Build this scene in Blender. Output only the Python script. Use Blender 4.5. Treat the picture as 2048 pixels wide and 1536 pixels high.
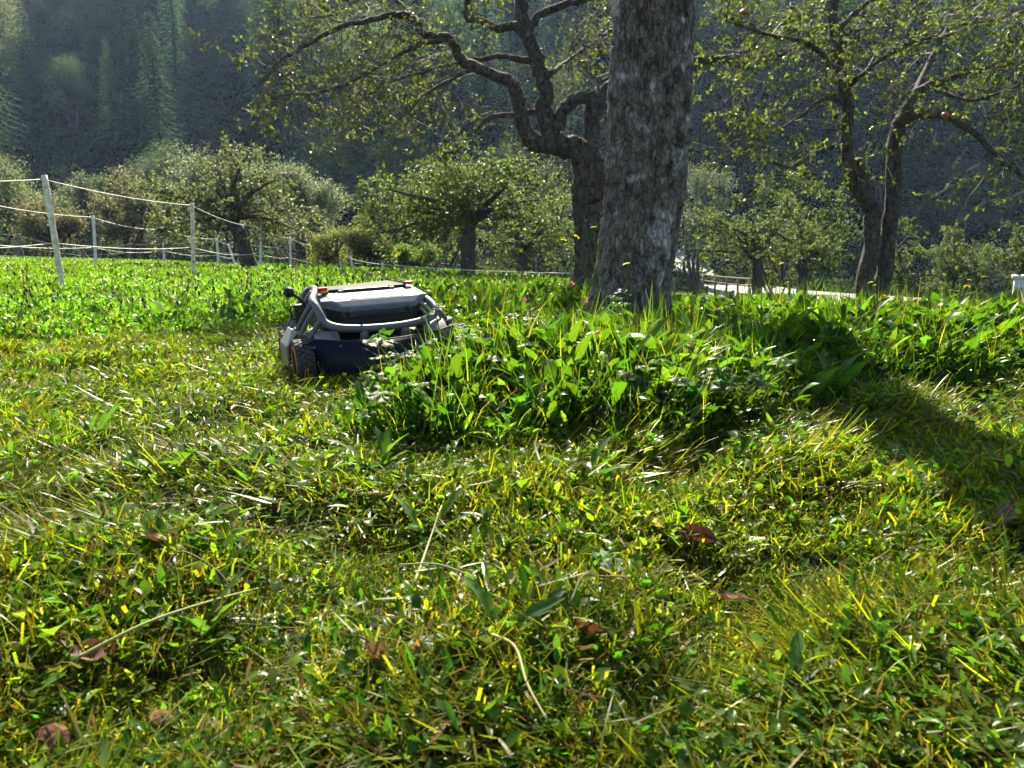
import bpy, bmesh, math, random
import numpy as np
from mathutils import Vector, Matrix, Euler
R = math.radians
sc = bpy.context.scene
for o in list(bpy.data.objects):
    bpy.data.objects.remove(o)

# ------------------------------------------------------------------ camera
F, CAM_Z, HOR = 1490.0, 0.52, 520.0          # focal length in photo pixels, eye height, horizon row
PITCH = math.atan((768 - HOR) / F)
cam = bpy.data.cameras.new('camera'); camo = bpy.data.objects.new('camera', cam)
sc.collection.objects.link(camo)
cam.sensor_width = 36; cam.lens = 36 * F / 2048
camo.location = (0, 0, CAM_Z); camo.rotation_euler = (R(90) - PITCH, 0, 0)
cam.clip_start = 0.05; cam.clip_end = 2000
cam.dof.use_dof = True; cam.dof.focus_distance = 3.2; cam.dof.aperture_fstop = 11
sc.camera = camo
# ------------------------------------------------------------------ sky, sun, exposure
SUN_EL, SUN_AZ = 43.0, -4.5                   # azimuth from +Y, negative = to the left
w = bpy.data.worlds.new('World'); sc.world = w; w.use_nodes = True
nt = w.node_tree; bg = nt.nodes['Background']
sky = nt.nodes.new('ShaderNodeTexSky'); sky.sky_type = 'NISHITA'; sky.sun_disc = False
sky.sun_elevation = R(SUN_EL); sky.sun_rotation = R(SUN_AZ); sky.air_density = 1.0; sky.dust_density = 1.0
nt.links.new(sky.outputs[0], bg.inputs[0]); bg.inputs[1].default_value = 0.06
sl = bpy.data.lights.new('sun', 'SUN'); so = bpy.data.objects.new('sun', sl); sc.collection.objects.link(so)
sl.energy = 5.0; sl.angle = R(0.53); sl.color = (1.0, 0.90, 0.70)
so.rotation_euler = (R(90 - SUN_EL), 0, R(180 - SUN_AZ))
so.location = (0, 0, 60)
sc.view_settings.view_transform = 'Standard'; sc.view_settings.look = 'None'
sc.view_settings.exposure = 1.9; sc.view_settings.gamma = 1.0
cy = sc.cycles
cy.use_denoising = True; cy.use_adaptive_sampling = True; cy.adaptive_threshold = 0.05
cy.max_bounces = 6; cy.diffuse_bounces = 3; cy.glossy_bounces = 2; cy.transmission_bounces = 4
cy.transparent_max_bounces = 6; cy.volume_bounces = 0; cy.sample_clamp_indirect = 6
cy.caustics_reflective = False; cy.caustics_refractive = False

# ------------------------------------------------------------------ helpers
C = sc.collection
def rng_(s): return np.random.default_rng(s)
def nrm(v):
    v = np.asarray(v, float)
    return v / np.maximum(np.linalg.norm(v, axis=-1, keepdims=True), 1e-9)
def P(px, py, D):
    """point of the place seen at photo pixel (px,py), D metres ahead"""
    x = (px - 1024) / F; z = -(py - 768) / F
    c, s = math.cos(PITCH), math.sin(PITCH)
    d = np.array([x, c + z * s, -s + z * c])
    return np.array([0, 0, CAM_Z]) + d * D / d[1]

class MB:
    def __init__(s): s.v = []; s.c = []; s.q = []; s.t = []; s.n = 0; s.qm = []; s.tm = []
    def add(s, v, q=None, t=None, col=(1, 1, 1), mi=0):
        v = np.asarray(v, float).reshape(-1, 3)
        col = np.asarray(col, float)
        if col.ndim == 1: col = np.tile(col, (len(v), 1))
        s.v.append(v); s.c.append(col)
        if q is not None and len(q):
            q = np.asarray(q, int).reshape(-1, 4); s.q.append(q + s.n); s.qm.append(np.full(len(q), mi))
        if t is not None and len(t):
            t = np.asarray(t, int).reshape(-1, 3); s.t.append(t + s.n); s.tm.append(np.full(len(t), mi))
        s.n += len(v)
    def mesh(s, name, mats, smooth=True):
        me = bpy.data.meshes.new(name)
        v = np.concatenate(s.v) if s.v else np.zeros((0, 3))
        q = np.concatenate(s.q) if s.q else np.zeros((0, 4), int)
        t = np.concatenate(s.t) if s.t else np.zeros((0, 3), int)
        loops = np.concatenate([q.ravel(), t.ravel()])
        me.vertices.add(len(v)); me.vertices.foreach_set('co', v.ravel())
        me.loops.add(len(loops)); me.loops.foreach_set('vertex_index', loops)
        nf = len(q) + len(t)
        me.polygons.add(nf)
        st = np.concatenate([np.arange(len(q)) * 4, len(q) * 4 + np.arange(len(t)) * 3])
        me.polygons.foreach_set('loop_start', st)
        me.polygons.foreach_set('material_index', np.concatenate(s.qm + s.tm).astype(int) if nf else [])
        me.polygons.foreach_set('use_smooth', np.full(nf, bool(smooth)))
        a = me.attributes.new('col', 'FLOAT_COLOR', 'POINT')
        c = np.concatenate(s.c) if s.c else np.zeros((0, 3))
        a.data.foreach_set('color', np.concatenate([c, np.ones((len(c), 1))], 1).ravel())
        for m in (mats if isinstance(mats, (list, tuple)) else [mats]): me.materials.append(m)
        me.update(calc_edges=True); me.validate()
        return me
    def obj(s, name, mats, parent=None, smooth=True, **kw):
        return link(name, s.mesh(name, mats, smooth), parent, **kw)

def link(name, data, parent=None, loc=None, rot=None, scale=None, label=None, cat=None, group=None, kind=None):
    o = bpy.data.objects.new(name, data); C.objects.link(o)
    if parent is not None: o.parent = parent
    if loc is not None: o.location = loc
    if rot is not None: o.rotation_euler = rot
    if scale is not None: o.scale = scale if hasattr(scale, '__len__') else (scale,) * 3
    if label: o['label'] = label
    if cat: o['category'] = cat
    if group: o['group'] = group
    if kind: o['kind'] = kind
    return o
def thing(name, label, cat, loc=(0, 0, 0), rot=None, scale=None, group=None):
    return link(name, None, None, loc, rot, scale, label, cat, group)

def catmull(pts, n=6):
    p = np.asarray(pts, float)
    if len(p) < 3:
        tt = np.linspace(0, 1, n + 1)[:, None]; return p[0] * (1 - tt) + p[-1] * tt
    e = np.concatenate([[2 * p[0] - p[1]], p, [2 * p[-1] - p[-2]]])
    out = []
    for i in range(len(p) - 1):
        a, b, c, d = e[i], e[i + 1], e[i + 2], e[i + 3]
        for k in range(n):
            t = k / n
            out.append(.5 * (2 * b + (c - a) * t + (2 * a - 5 * b + 4 * c - d) * t * t + (3 * b - a - 3 * c + d) * t ** 3))
    out.append(p[-1]); return np.array(out)
def tube(mb, pts, rad, sides=6, col=(1, 1, 1), mi=0, cap=True, wob=0, rng=None):
    pts = np.asarray(pts, float); n = len(pts)
    rad = np.full(n, rad) if np.isscalar(rad) else np.asarray(rad, float)
    tan = nrm(np.gradient(pts, axis=0))
    up = np.array([0, 0, 1.0]) if abs(tan[0][2]) < .9 else np.array([1.0, 0, 0])
    u = nrm(np.cross(tan[0], up)); V = np.zeros((n, sides, 3))
    ang = np.arange(sides) * 2 * math.pi / sides
    for i in range(n):
        u = nrm(u - tan[i] * np.dot(u, tan[i])); b = np.cross(tan[i], u)
        rr = rad[i] * (1 + (wob * (rng.random(sides) - .5) if wob else 0))
        V[i] = pts[i] + (np.cos(ang)[:, None] * u + np.sin(ang)[:, None] * b) * np.reshape(rr, (-1, 1))
    i, j = np.meshgrid(np.arange(n - 1), np.arange(sides), indexing='ij'); jn = (j + 1) % sides
    q = np.stack([i * sides + j, i * sides + jn, (i + 1) * sides + jn, (i + 1) * sides + j], -1).reshape(-1, 4)
    t = []
    if cap:
        t = [[(n - 1) * sides, (n - 1) * sides + k, (n - 1) * sides + k + 1] for k in range(1, sides - 1)] + \
            [[0, k + 1, k] for k in range(1, sides - 1)]
    mb.add(V.reshape(-1, 3), q, t, col, mi)
def blades(mb, base, az, h, lean, curl, wd, col, nseg=3, cut=False, twist=0.0, tipcol=None, mi=0):
    N = len(base); s = np.linspace(0, 1, nseg + 1)
    d = np.stack([np.cos(az), np.sin(az), 0 * az], -1)
    sd = np.stack([-np.sin(az + twist), np.cos(az + twist), 0 * az], -1)
    pos = [np.array(base, float)]
    for k in range(nseg):
        th = lean + curl * (s[k] + s[k + 1]) / 2
        pos.append(pos[-1] + (h / nseg)[:, None] * (np.sin(th)[:, None] * d + np.cos(th)[:, None] * np.array([0, 0, 1.0])))
    V = np.zeros((N, nseg + 1, 2, 3)); CC = np.zeros((N, nseg + 1, 2, 3))
    for k in range(nseg + 1):
        ww = wd * ((.75 + .25 * s[k]) if cut else (.55 + .9 * s[k] - 1.42 * s[k] ** 2 + .0))
        ww = np.maximum(ww, wd * .04)
        V[:, k, 0] = pos[k] - sd * ww[:, None] / 2; V[:, k, 1] = pos[k] + sd * ww[:, None] / 2
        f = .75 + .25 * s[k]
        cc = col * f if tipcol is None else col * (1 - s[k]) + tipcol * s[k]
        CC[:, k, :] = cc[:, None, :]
    m = (nseg + 1) * 2
    q = np.array([[2 * k, 2 * k + 1, 2 * k + 3, 2 * k + 2] for k in range(nseg)])
    Q = (np.arange(N)[:, None, None] * m + q[None]).reshape(-1, 4)
    mb.add(V.reshape(-1, 3), Q, None, CC.reshape(-1, 3), mi)
def leafcards(mb, pos, d, ln, wd, col, rng, fold=.25, fine=True, mi=0):
    """folded pointed leaves starting at pos, growing along d"""
    N = len(pos); d = nrm(d)
    up = nrm(rng.normal(size=(N, 3)) + np.array([0, 0, .8])); s = nrm(np.cross(d, up)); n = np.cross(s, d)
    ln = np.broadcast_to(ln, N)[:, None]; wd = np.broadcast_to(wd, N)[:, None]
    B = pos; T = pos + d * ln - n * ln * .12
    L = pos + d * ln * .45 - s * wd * .5 + n * wd * fold; Rr = pos + d * ln * .45 + s * wd * .5 + n * wd * fold
    if fine:
        M = pos + d * ln * .48
        V = np.stack([B, Rr, T, L, M], 1)
        t = np.array([[0, 1, 4], [0, 4, 3], [4, 1, 2], [3, 4, 2]])
        mb.add(V.reshape(-1, 3), None, (np.arange(N)[:, None, None] * 5 + t[None]).reshape(-1, 3), np.repeat(col, 5, 0), mi)
    else:
        V = np.stack([B, Rr, T, L], 1)
        mb.add(V.reshape(-1, 3), (np.arange(N)[:, None] * 4 + np.arange(4)[None]), None, np.repeat(col, 4, 0), mi)
def vary(rng, N, cols, wts=None, j=.18):
    cols = np.array(cols, float); wts = None if wts is None else np.array(wts) / np.sum(wts)
    c = cols[rng.choice(len(cols), N, p=wts)]
    return np.clip(c * (1 + j * rng.normal(size=(N, 1))) * (1 + .07 * rng.normal(size=(N, 3))), .003, .9)

# ------------------------------------------------------------------ materials
def new_mat(name):
    m = bpy.data.materials.new(name); m.use_nodes = True
    return m, m.node_tree, m.node_tree.nodes, m.node_tree.nodes['Principled BSDF']
def plant_mat(name, trans=.5, tint=(2.3, 2.1, .7), rough=.42, spec=.5, hv=.04, vv=.35):
    m, t, N, b = new_mat(name)
    at = N.new('ShaderNodeAttribute'); at.attribute_name = 'col'
    oi = N.new('ShaderNodeObjectInfo'); hs = N.new('ShaderNodeHueSaturation')
    mr = N.new('ShaderNodeMapRange'); mr.inputs[3].default_value = .5 - hv; mr.inputs[4].default_value = .5 + hv
    mv = N.new('ShaderNodeMapRange'); mv.inputs[3].default_value = 1 - vv; mv.inputs[4].default_value = 1 + vv
    ml = N.new('ShaderNodeMath'); ml.operation = 'MULTIPLY'; ml.inputs[1].default_value = 7.31
    fr = N.new('ShaderNodeMath'); fr.operation = 'FRACT'
    t.links.new(oi.outputs['Random'], mr.inputs[0]); t.links.new(oi.outputs['Random'], ml.inputs[0])
    t.links.new(ml.outputs[0], fr.inputs[0]); t.links.new(fr.outputs[0], mv.inputs[0])
    t.links.new(mr.outputs[0], hs.inputs['Hue']); t.links.new(mv.outputs[0], hs.inputs['Value'])
    t.links.new(at.outputs['Color'], hs.inputs['Color'])
    t.links.new(hs.outputs[0], b.inputs['Base Color'])
    b.inputs['Roughness'].default_value = rough; b.inputs['Specular IOR Level'].default_value = spec
    tr = N.new('ShaderNodeBsdfTranslucent'); mx = N.new('ShaderNodeMix'); mx.data_type = 'RGBA'; mx.blend_type = 'MULTIPLY'
    mx.inputs[0].default_value = 1; mx.inputs[7].default_value = (*tint, 1)
    t.links.new(hs.outputs[0], mx.inputs[6]); t.links.new(mx.outputs[2], tr.inputs[0])
    ms = N.new('ShaderNodeMixShader'); ms.inputs[0].default_value = trans
    t.links.new(b.outputs[0], ms.inputs[1]); t.links.new(tr.outputs[0], ms.inputs[2])
    t.links.new(ms.outputs[0], N['Material Output'].inputs[0])
    return m
def flat_mat(name, col, rough=.5, metal=0, spec=.5, noise=0, nscale=40, bump=0, coat=0):
    m, t, N, b = new_mat(name)
    b.inputs['Base Color'].default_value = (*col, 1); b.inputs['Roughness'].default_value = rough
    b.inputs['Metallic'].default_value = metal; b.inputs['Specular IOR Level'].default_value = spec
    b.inputs['Coat Weight'].default_value = coat
    if noise or bump:
        tc = N.new('ShaderNodeTexCoord'); nz = N.new('ShaderNodeTexNoise'); nz.inputs['Scale'].default_value = nscale
        nz.inputs['Detail'].default_value = 6
        t.links.new(tc.outputs['Object'], nz.inputs[0])
        if noise:
            cr = N.new('ShaderNodeValToRGB'); cr.color_ramp.elements[0].position = .3; cr.color_ramp.elements[1].position = .72
            cr.color_ramp.elements[0].color = (*[c * (1 - noise) for c in col], 1)
            cr.color_ramp.elements[1].color = (*[min(.95, c * (1 + noise)) for c in col], 1)
            t.links.new(nz.outputs[0], cr.inputs[0]); t.links.new(cr.outputs[0], b.inputs['Base Color'])
        if bump:
            bp = N.new('ShaderNodeBump'); bp.inputs['Strength'].default_value = bump; bp.inputs['Distance'].default_value = .01
            t.links.new(nz.outputs[0], bp.inputs['Height']); t.links.new(bp.outputs[0], b.inputs['Normal'])
    return m
def bark_mat(name, dark, light, lich, sxy=9, sz=2.2, moss=.0, lich_amt=.62, bump=.9, vsc=22, plates=False):
    m, t, N, b = new_mat(name)
    tc = N.new('ShaderNodeTexCoord'); mp = N.new('ShaderNodeMapping'); mp.inputs['Scale'].default_value = (sxy, sxy, sz)
    t.links.new(tc.outputs['Object'], mp.inputs[0])
    n1 = N.new('ShaderNodeTexNoise'); n1.inputs['Scale'].default_value = 1.6; n1.inputs['Detail'].default_value = 9; n1.inputs['Roughness'].default_value = .68
    t.links.new(mp.outputs[0], n1.inputs[0])
    mp2 = N.new('ShaderNodeMapping'); mp2.inputs['Scale'].default_value = (vsc, vsc, vsc * .42); t.links.new(tc.outputs['Object'], mp2.inputs[0])
    ad = N.new('ShaderNodeVectorMath'); ad.operation = 'MULTIPLY_ADD'; ad.inputs[1].default_value = (1.6, 1.6, 1.6)
    t.links.new(n1.outputs['Color'], ad.inputs[0]); t.links.new(mp2.outputs[0], ad.inputs[2])
    vo = N.new('ShaderNodeTexVoronoi'); vo.feature = 'DISTANCE_TO_EDGE'; t.links.new(ad.outputs[0], vo.inputs[0]); vo.inputs['Scale'].default_value = 1
    n2 = N.new('ShaderNodeTexNoise'); n2.inputs['Scale'].default_value = 5; n2.inputs['Detail'].default_value = 5; t.links.new(tc.outputs['Object'], n2.inputs[0])
    r1 = N.new('ShaderNodeValToRGB'); r1.color_ramp.elements[0].position = .33; r1.color_ramp.elements[1].position = .68
    r1.color_ramp.elements[0].color = (*dark, 1); r1.color_ramp.elements[1].color = (*light, 1); t.links.new(n1.outputs[0], r1.inputs[0])
    r2 = N.new('ShaderNodeValToRGB'); r2.color_ramp.elements[0].position = lich_amt; r2.color_ramp.elements[1].position = lich_amt + .07
    t.links.new(n2.outputs[0], r2.inputs[0])
    mx = N.new('ShaderNodeMix'); mx.data_type = 'RGBA'; mx.inputs[7].default_value = (*lich, 1)
    t.links.new(r2.outputs[0], mx.inputs[0]); t.links.new(r1.outputs[0], mx.inputs[6])
    last = mx.outputs[2]
    r4 = N.new('ShaderNodeValToRGB'); r4.color_ramp.elements[0].position = .02; r4.color_ramp.elements[1].position = .16
    r4.color_ramp.elements[0].color = (.48, .45, .42, 1); r4.color_ramp.elements[1].color = (1, 1, 1, 1); t.links.new(vo.outputs[0], r4.inputs[0])
    m4 = N.new('ShaderNodeMix'); m4.data_type = 'RGBA'; m4.blend_type = 'MULTIPLY'; m4.inputs[0].default_value = 1
    t.links.new(last, m4.inputs[6]); t.links.new(r4.outputs[0], m4.inputs[7]); last = m4.outputs[2]
    if moss:
        ge = N.new('ShaderNodeNewGeometry'); sx = N.new('ShaderNodeSeparateXYZ'); t.links.new(ge.outputs['Normal'], sx.inputs[0])
        mu = N.new('ShaderNodeMath'); mu.operation = 'MULTIPLY'; t.links.new(sx.outputs[2], mu.inputs[0]); t.links.new(n2.outputs[0], mu.inputs[1])
        r3 = N.new('ShaderNodeValToRGB'); r3.color_ramp.elements[0].position = .52 - moss * .1; r3.color_ramp.elements[1].position = .60 - moss * .1
        t.links.new(mu.outputs[0], r3.inputs[0])
        m2 = N.new('ShaderNodeMix'); m2.data_type = 'RGBA'; m2.inputs[7].default_value = (.16, .15, .02, 1)
        t.links.new(r3.outputs[0], m2.inputs[0]); t.links.new(last, m2.inputs[6]); last = m2.outputs[2]
    if plates:
        at = N.new('ShaderNodeAttribute'); at.attribute_name = 'col'; m3 = N.new('ShaderNodeMix'); m3.data_type = 'RGBA'; m3.blend_type = 'MULTIPLY'; m3.inputs[0].default_value = 1
        t.links.new(last, m3.inputs[6]); t.links.new(at.outputs['Color'], m3.inputs[7]); last = m3.outputs[2]
    t.links.new(last, b.inputs['Base Color'])
    b.inputs['Roughness'].default_value = .85; b.inputs['Specular IOR Level'].default_value = .25
    ma = N.new('ShaderNodeMath'); ma.operation = 'MULTIPLY_ADD'; ma.inputs[1].default_value = .5
    cl = N.new('ShaderNodeMath'); cl.operation = 'MINIMUM'; cl.inputs[1].default_value = .35
    t.links.new(vo.outputs[0], cl.inputs[0]); t.links.new(n1.outputs[0], ma.inputs[0]); t.links.new(cl.outputs[0], ma.inputs[2])
    bp = N.new('ShaderNodeBump'); bp.inputs['Strength'].default_value = bump; bp.inputs['Distance'].default_value = .03
    t.links.new(ma.outputs[0], bp.inputs['Height']); t.links.new(bp.outputs[0], b.inputs['Normal'])
    return m

M_grass = plant_mat('grass_blade', .52, (1.75, 2.1, .5), rough=.3, spec=.09, hv=.015, vv=.4)
M_herb = plant_mat('herb_leaf', .55, (2.3, 2.4, .5), rough=.3, spec=.10, hv=.012, vv=.3)
M_weed = plant_mat('weed_leaf', .5, (2.2, 2.3, .5), rough=.5, spec=.22, hv=.012, vv=.25)
M_apple_leaf = plant_mat('apple_leaf', .48, (1.8, 2.0, .8), rough=.5, spec=.22, hv=.0, vv=.0)
M_far_leaf = plant_mat('far_leaf', .5, (1.7, 1.8, 1.1), rough=.5, spec=.25, hv=.03, vv=.3)
M_needle = plant_mat('needle', .5, (1.15, 1.15, .9), rough=.8, spec=.0, hv=.02, vv=.5)
M_wood_leaf = plant_mat('wood_leaf', .5, (1.15, 1.15, .9), rough=.8, spec=.0, hv=.03, vv=.4)
M_dead = plant_mat('dead_leaf', .25, (1.6, 1.2, .7), rough=.6, spec=.3, hv=.02, vv=.2)
M_petal = plant_mat('petal', .45, (1.25, 1.25, 1.0), rough=.6, spec=.2, hv=0, vv=.05)
M_trunk = bark_mat('flaky_bark', (.045, .036, .028), (.40, .345, .28), (.55, .52, .48), sz=5.5, lich_amt=.56, vsc=30, plates=True, bump=1.0)
M_bark = bark_mat('apple_bark', (.022, .019, .016), (.21, .185, .155), (.34, .33, .28), sxy=16, sz=9, moss=1.0, lich_amt=.64, vsc=40)
M_farbark = flat_mat('far_bark', (.06, .05, .042), .9, noise=.4, nscale=8)
M_twig = plant_mat('twig', .0, rough=.7, spec=.3, hv=0, vv=.0)

# ------------------------------------------------------------------ terrain
TD = np.array([-300, 0, 4, 8, 14, 22, 30, 45, 58, 75, 160, 192, 300.])
TU = np.array([-.7, -.45, -.25, 0, .25, .45, .7])
TZ = np.array([[0] * 7, [0] * 7, [0] * 7,
    [.2, .15, .1, .03, -.15, -.2, -.3], [.36, .33, .2, .08, -.42, -.58, -.8], [.5, .4, .12, .03, -1.1, -1.25, -1.5],
    [.62, .4, 0, -.1, -1.4, -1.65, -1.9], [.4, .2, -.3, -.6, -1.6, -2.2, -2.6], [0, -.2, -.6, -.9, -1.6, -2.0, -2.2],
    [8.5] * 7, [55] * 7, [72] * 7, [73] * 7], float)
_rw = np.random.default_rng(4); _wl = _rw.uniform(.18, .8, 34); _wa = _rw.uniform(0, 6.283, 34); _wp = _rw.uniform(0, 6.283, 34)
def relief(x, y):
    z = 0
    for l_, a_, p_ in zip(_wl, _wa, _wp): z = z + .0036 * (l_ / .6) ** .6 * np.sin(6.283 / l_ * (x * math.cos(a_) + y * math.sin(a_)) + p_)
    return z * np.clip(1.3 - y / 9, .15, 1)
def zt(x, y):
    x = np.asarray(x, float); y = np.asarray(y, float)
    u = np.clip(x / np.maximum(y, 1.0), -.699, .699); yy = np.clip(y, -299, 299)
    i = np.clip(np.searchsorted(TD, yy) - 1, 0, len(TD) - 2); j = np.clip(np.searchsorted(TU, u) - 1, 0, len(TU) - 2)
    a = (yy - TD[i]) / (TD[i + 1] - TD[i]); b = (u - TU[j]) / (TU[j + 1] - TU[j])
    a = np.where(TD[i] < 60, a * a * (3 - 2 * a) * .5 + a * .5, a)
    z = (TZ[i, j] * (1 - a) + TZ[i + 1, j] * a) * (1 - b) + (TZ[i, j + 1] * (1 - a) + TZ[i + 1, j + 1] * a) * b
    z = z + relief(x, y) + .02 * np.sin(x * 2.3 + .5) * np.sin(y * 2.9 + 2)
    far = np.clip((y - 75) / 20, 0, 1)
    return z + far * (2.2 * np.sin(x * .09 + y * .05) + 1.5 * np.sin(x * .17 - y * .11 + 1))
def gnd_axis(lims):
    out = []
    for a, b, n in lims: out += list(np.linspace(a, b, n, endpoint=False))
    return np.array(out + [lims[-1][1]])
xs = gnd_axis([(-220, -60, 22), (-60, -12, 48), (-12, -3, 45), (-3, 3, 100), (3, 12, 45), (12, 60, 48), (60, 220, 22)])
ys = gnd_axis([(-220, -20, 12), (-20, 0, 14), (0, 6, 110), (6, 20, 56), (20, 75, 60), (75, 195, 66), (195, 220, 5)])
XX, YY = np.meshgrid(xs, ys); ZZ = zt(XX, YY)
mb = MB(); nx, ny = len(xs), len(ys)
i, j = np.meshgrid(np.arange(ny - 1), np.arange(nx - 1), indexing='ij')
mb.add(np.stack([XX, YY, ZZ], -1).reshape(-1, 3), np.stack([i * nx + j, i * nx + j + 1, (i + 1) * nx + j + 1, (i + 1) * nx + j], -1).reshape(-1, 4))
m, t, N, b = new_mat('soil_and_thatch')
tc = N.new('ShaderNodeTexCoord'); n1 = N.new('ShaderNodeTexNoise'); n1.inputs['Scale'].default_value = 9; n1.inputs['Detail'].default_value = 10; n1.inputs['Roughness'].default_value = .7
t.links.new(tc.outputs['Object'], n1.inputs[0])
cr = N.new('ShaderNodeValToRGB'); e = cr.color_ramp.elements; e[0].position = .34; e[0].color = (.010, .008, .005, 1); e[1].position = .7; e[1].color = (.04, .042, .014, 1)
k = e.new(.52); k.color = (.022, .02, .009, 1)
t.links.new(n1.outputs[0], cr.inputs[0]); t.links.new(cr.outputs[0], b.inputs['Base Color']); b.inputs['Roughness'].default_value = .95
bp = N.new('ShaderNodeBump'); bp.inputs['Strength'].default_value = .8; bp.inputs['Distance'].default_value = .02
t.links.new(n1.outputs[0], bp.inputs['Height']); t.links.new(bp.outputs[0], b.inputs['Normal'])
g = mb.obj('ground', m); g['kind'] = 'structure'; g['label'] = 'uneven orchard soil rising into a steep hillside'

# zones
UNCUT = np.array([(-60, -9), (-15, 1.6), (-6, 3.5), (-3, 4.34), (-2.25, 4.6), (-1.65, 5.1), (-1.2, 5.0), (-.62, 4.4), (-.05, 3.75), (-.08, 3.35),
    (-.3, 2.95), (-.47, 2.62), (-.42, 2.08), (-.27, 1.88), (.1, 1.83), (.5, 1.92), (.83, 2.26), (1.23, 2.66), (2, 2.86), (4, 3.3), (14, 4.5), (60, 8), (60, 80), (-60, 80)])
def inpoly(x, y, poly=UNCUT):
    r = np.zeros(len(x), bool); n = len(poly)
    for k in range(n):
        (x0, y0), (x1, y1) = poly[k], poly[(k + 1) % n]
        c = ((y0 > y) != (y1 > y)) & (x < (x1 - x0) * (y - y0) / (y1 - y0 + 1e-12) + x0)
        r ^= c
    return r
def edge_dist(x, y, poly=UNCUT):
    d = np.full(len(x), 9e9)
    for k in range(len(poly) - 1):
        a = poly[k]; e_ = poly[k + 1] - a; tt = np.clip(((x - a[0]) * e_[0] + (y - a[1]) * e_[1]) / (e_ @ e_), 0, 1)
        d = np.minimum(d, np.hypot(x - a[0] - tt * e_[0], y - a[1] - tt * e_[1]))
    return d
FENCE_X = lambda y: np.interp(y, [0, 8, 11, 17, 23, 30, 37, 60], [-5.2, -5.0, -4.7, -5.7, -6.8, -7.7, -8.5, -11])
def infield(x, y): u = x / y; return (u < -.33) & (y > 6.0 + (u + .69) * 14)

# ------------------------------------------------------------------ scatter of grasses (stuff)
def scatter(name, protos, pts, rot, scl, idx, label):
    me = bpy.data.meshes.new(name + '_points'); n = len(pts)
    me.vertices.add(n); me.vertices.foreach_set('co', np.asarray(pts, float).ravel())
    a = me.attributes.new('rot', 'FLOAT_VECTOR', 'POINT'); a.data.foreach_set('vector', np.asarray(rot, float).ravel())
    a = me.attributes.new('scl', 'FLOAT', 'POINT'); a.data.foreach_set('value', np.asarray(scl, float))
    a = me.attributes.new('idx', 'INT', 'POINT'); a.data.foreach_set('value', np.asarray(idx, np.int32))
    o = link(name, me, kind='stuff', label=label)
    col = bpy.data.collections.new(name + '_source')
    for k, pm in enumerate(protos):
        po = bpy.data.objects.new('%s_tuft_%02d' % (name, k), pm); col.objects.link(po)
    ng = bpy.data.node_groups.new(name + '_scatter', 'GeometryNodeTree')
    ng.interface.new_socket('Geometry', in_out='INPUT', socket_type='NodeSocketGeometry')
    ng.interface.new_socket('Geometry', in_out='OUTPUT', socket_type='NodeSocketGeometry')
    gi = ng.nodes.new('NodeGroupInput'); go = ng.nodes.new('NodeGroupOutput')
    ci = ng.nodes.new('GeometryNodeCollectionInfo'); ci.inputs[0].default_value = col; ci.inputs[1].default_value = True; ci.inputs[2].default_value = True
    ip = ng.nodes.new('GeometryNodeInstanceOnPoints')
    def na(nm, ty):
        nn = ng.nodes.new('GeometryNodeInputNamedAttribute'); nn.data_type = ty; nn.inputs[0].default_value = nm; return nn.outputs[0]
    L = ng.links.new
    L(gi.outputs[0], ip.inputs['Points']); L(ci.outputs[0], ip.inputs['Instance']); ip.inputs['Pick Instance'].default_value = True
    L(na('idx', 'INT'), ip.inputs['Instance Index']); L(na('rot', 'FLOAT_VECTOR'), ip.inputs['Rotation']); L(na('scl', 'FLOAT'), ip.inputs['Scale'])
    L(ip.outputs[0], go.inputs[0])
    md = o.modifiers.new('scatter', 'NODES'); md.node_group = ng
    return o

GREENS = [(.155, .17, .010), (.205, .205, .011), (.08, .115, .010), (.25, .21, .016)]
STRAW = [(.20, .15, .04), (.15, .085, .025), (.22, .19, .05), (.11, .055, .018)]
def disc(rng, n, r): a = rng.random(n) * 6.283; q = r * np.sqrt(rng.random(n)); return np.stack([q * np.cos(a), q * np.sin(a), 0 * a], -1)

def mown_proto(seed, straw=.2, n0=46):
    rng = rng_(seed); mb = MB(); n = n0
    base = disc(rng, n, .085); base[:, 2] -= .012
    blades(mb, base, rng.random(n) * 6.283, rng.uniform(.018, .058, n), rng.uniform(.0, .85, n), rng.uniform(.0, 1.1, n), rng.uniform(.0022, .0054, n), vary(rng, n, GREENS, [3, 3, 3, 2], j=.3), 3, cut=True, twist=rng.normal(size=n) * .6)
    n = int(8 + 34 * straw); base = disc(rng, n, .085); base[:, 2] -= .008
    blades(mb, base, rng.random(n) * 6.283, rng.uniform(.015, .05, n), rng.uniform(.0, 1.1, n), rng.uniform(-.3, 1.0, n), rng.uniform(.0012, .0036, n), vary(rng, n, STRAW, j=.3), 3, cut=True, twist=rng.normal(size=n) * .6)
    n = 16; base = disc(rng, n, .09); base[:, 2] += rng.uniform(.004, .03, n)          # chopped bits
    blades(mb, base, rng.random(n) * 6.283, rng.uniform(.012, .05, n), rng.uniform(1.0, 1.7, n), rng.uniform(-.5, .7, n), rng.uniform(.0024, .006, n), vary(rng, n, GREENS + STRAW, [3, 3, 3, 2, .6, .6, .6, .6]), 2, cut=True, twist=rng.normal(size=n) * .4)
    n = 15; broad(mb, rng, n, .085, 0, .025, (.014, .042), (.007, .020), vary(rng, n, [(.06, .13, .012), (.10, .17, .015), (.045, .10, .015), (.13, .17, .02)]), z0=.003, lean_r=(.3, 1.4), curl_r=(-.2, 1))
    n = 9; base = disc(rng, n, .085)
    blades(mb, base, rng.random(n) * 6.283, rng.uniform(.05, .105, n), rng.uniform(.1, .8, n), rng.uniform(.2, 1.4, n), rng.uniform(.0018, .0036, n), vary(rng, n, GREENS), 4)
    return mb.mesh('mown_tuft', M_grass)
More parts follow.
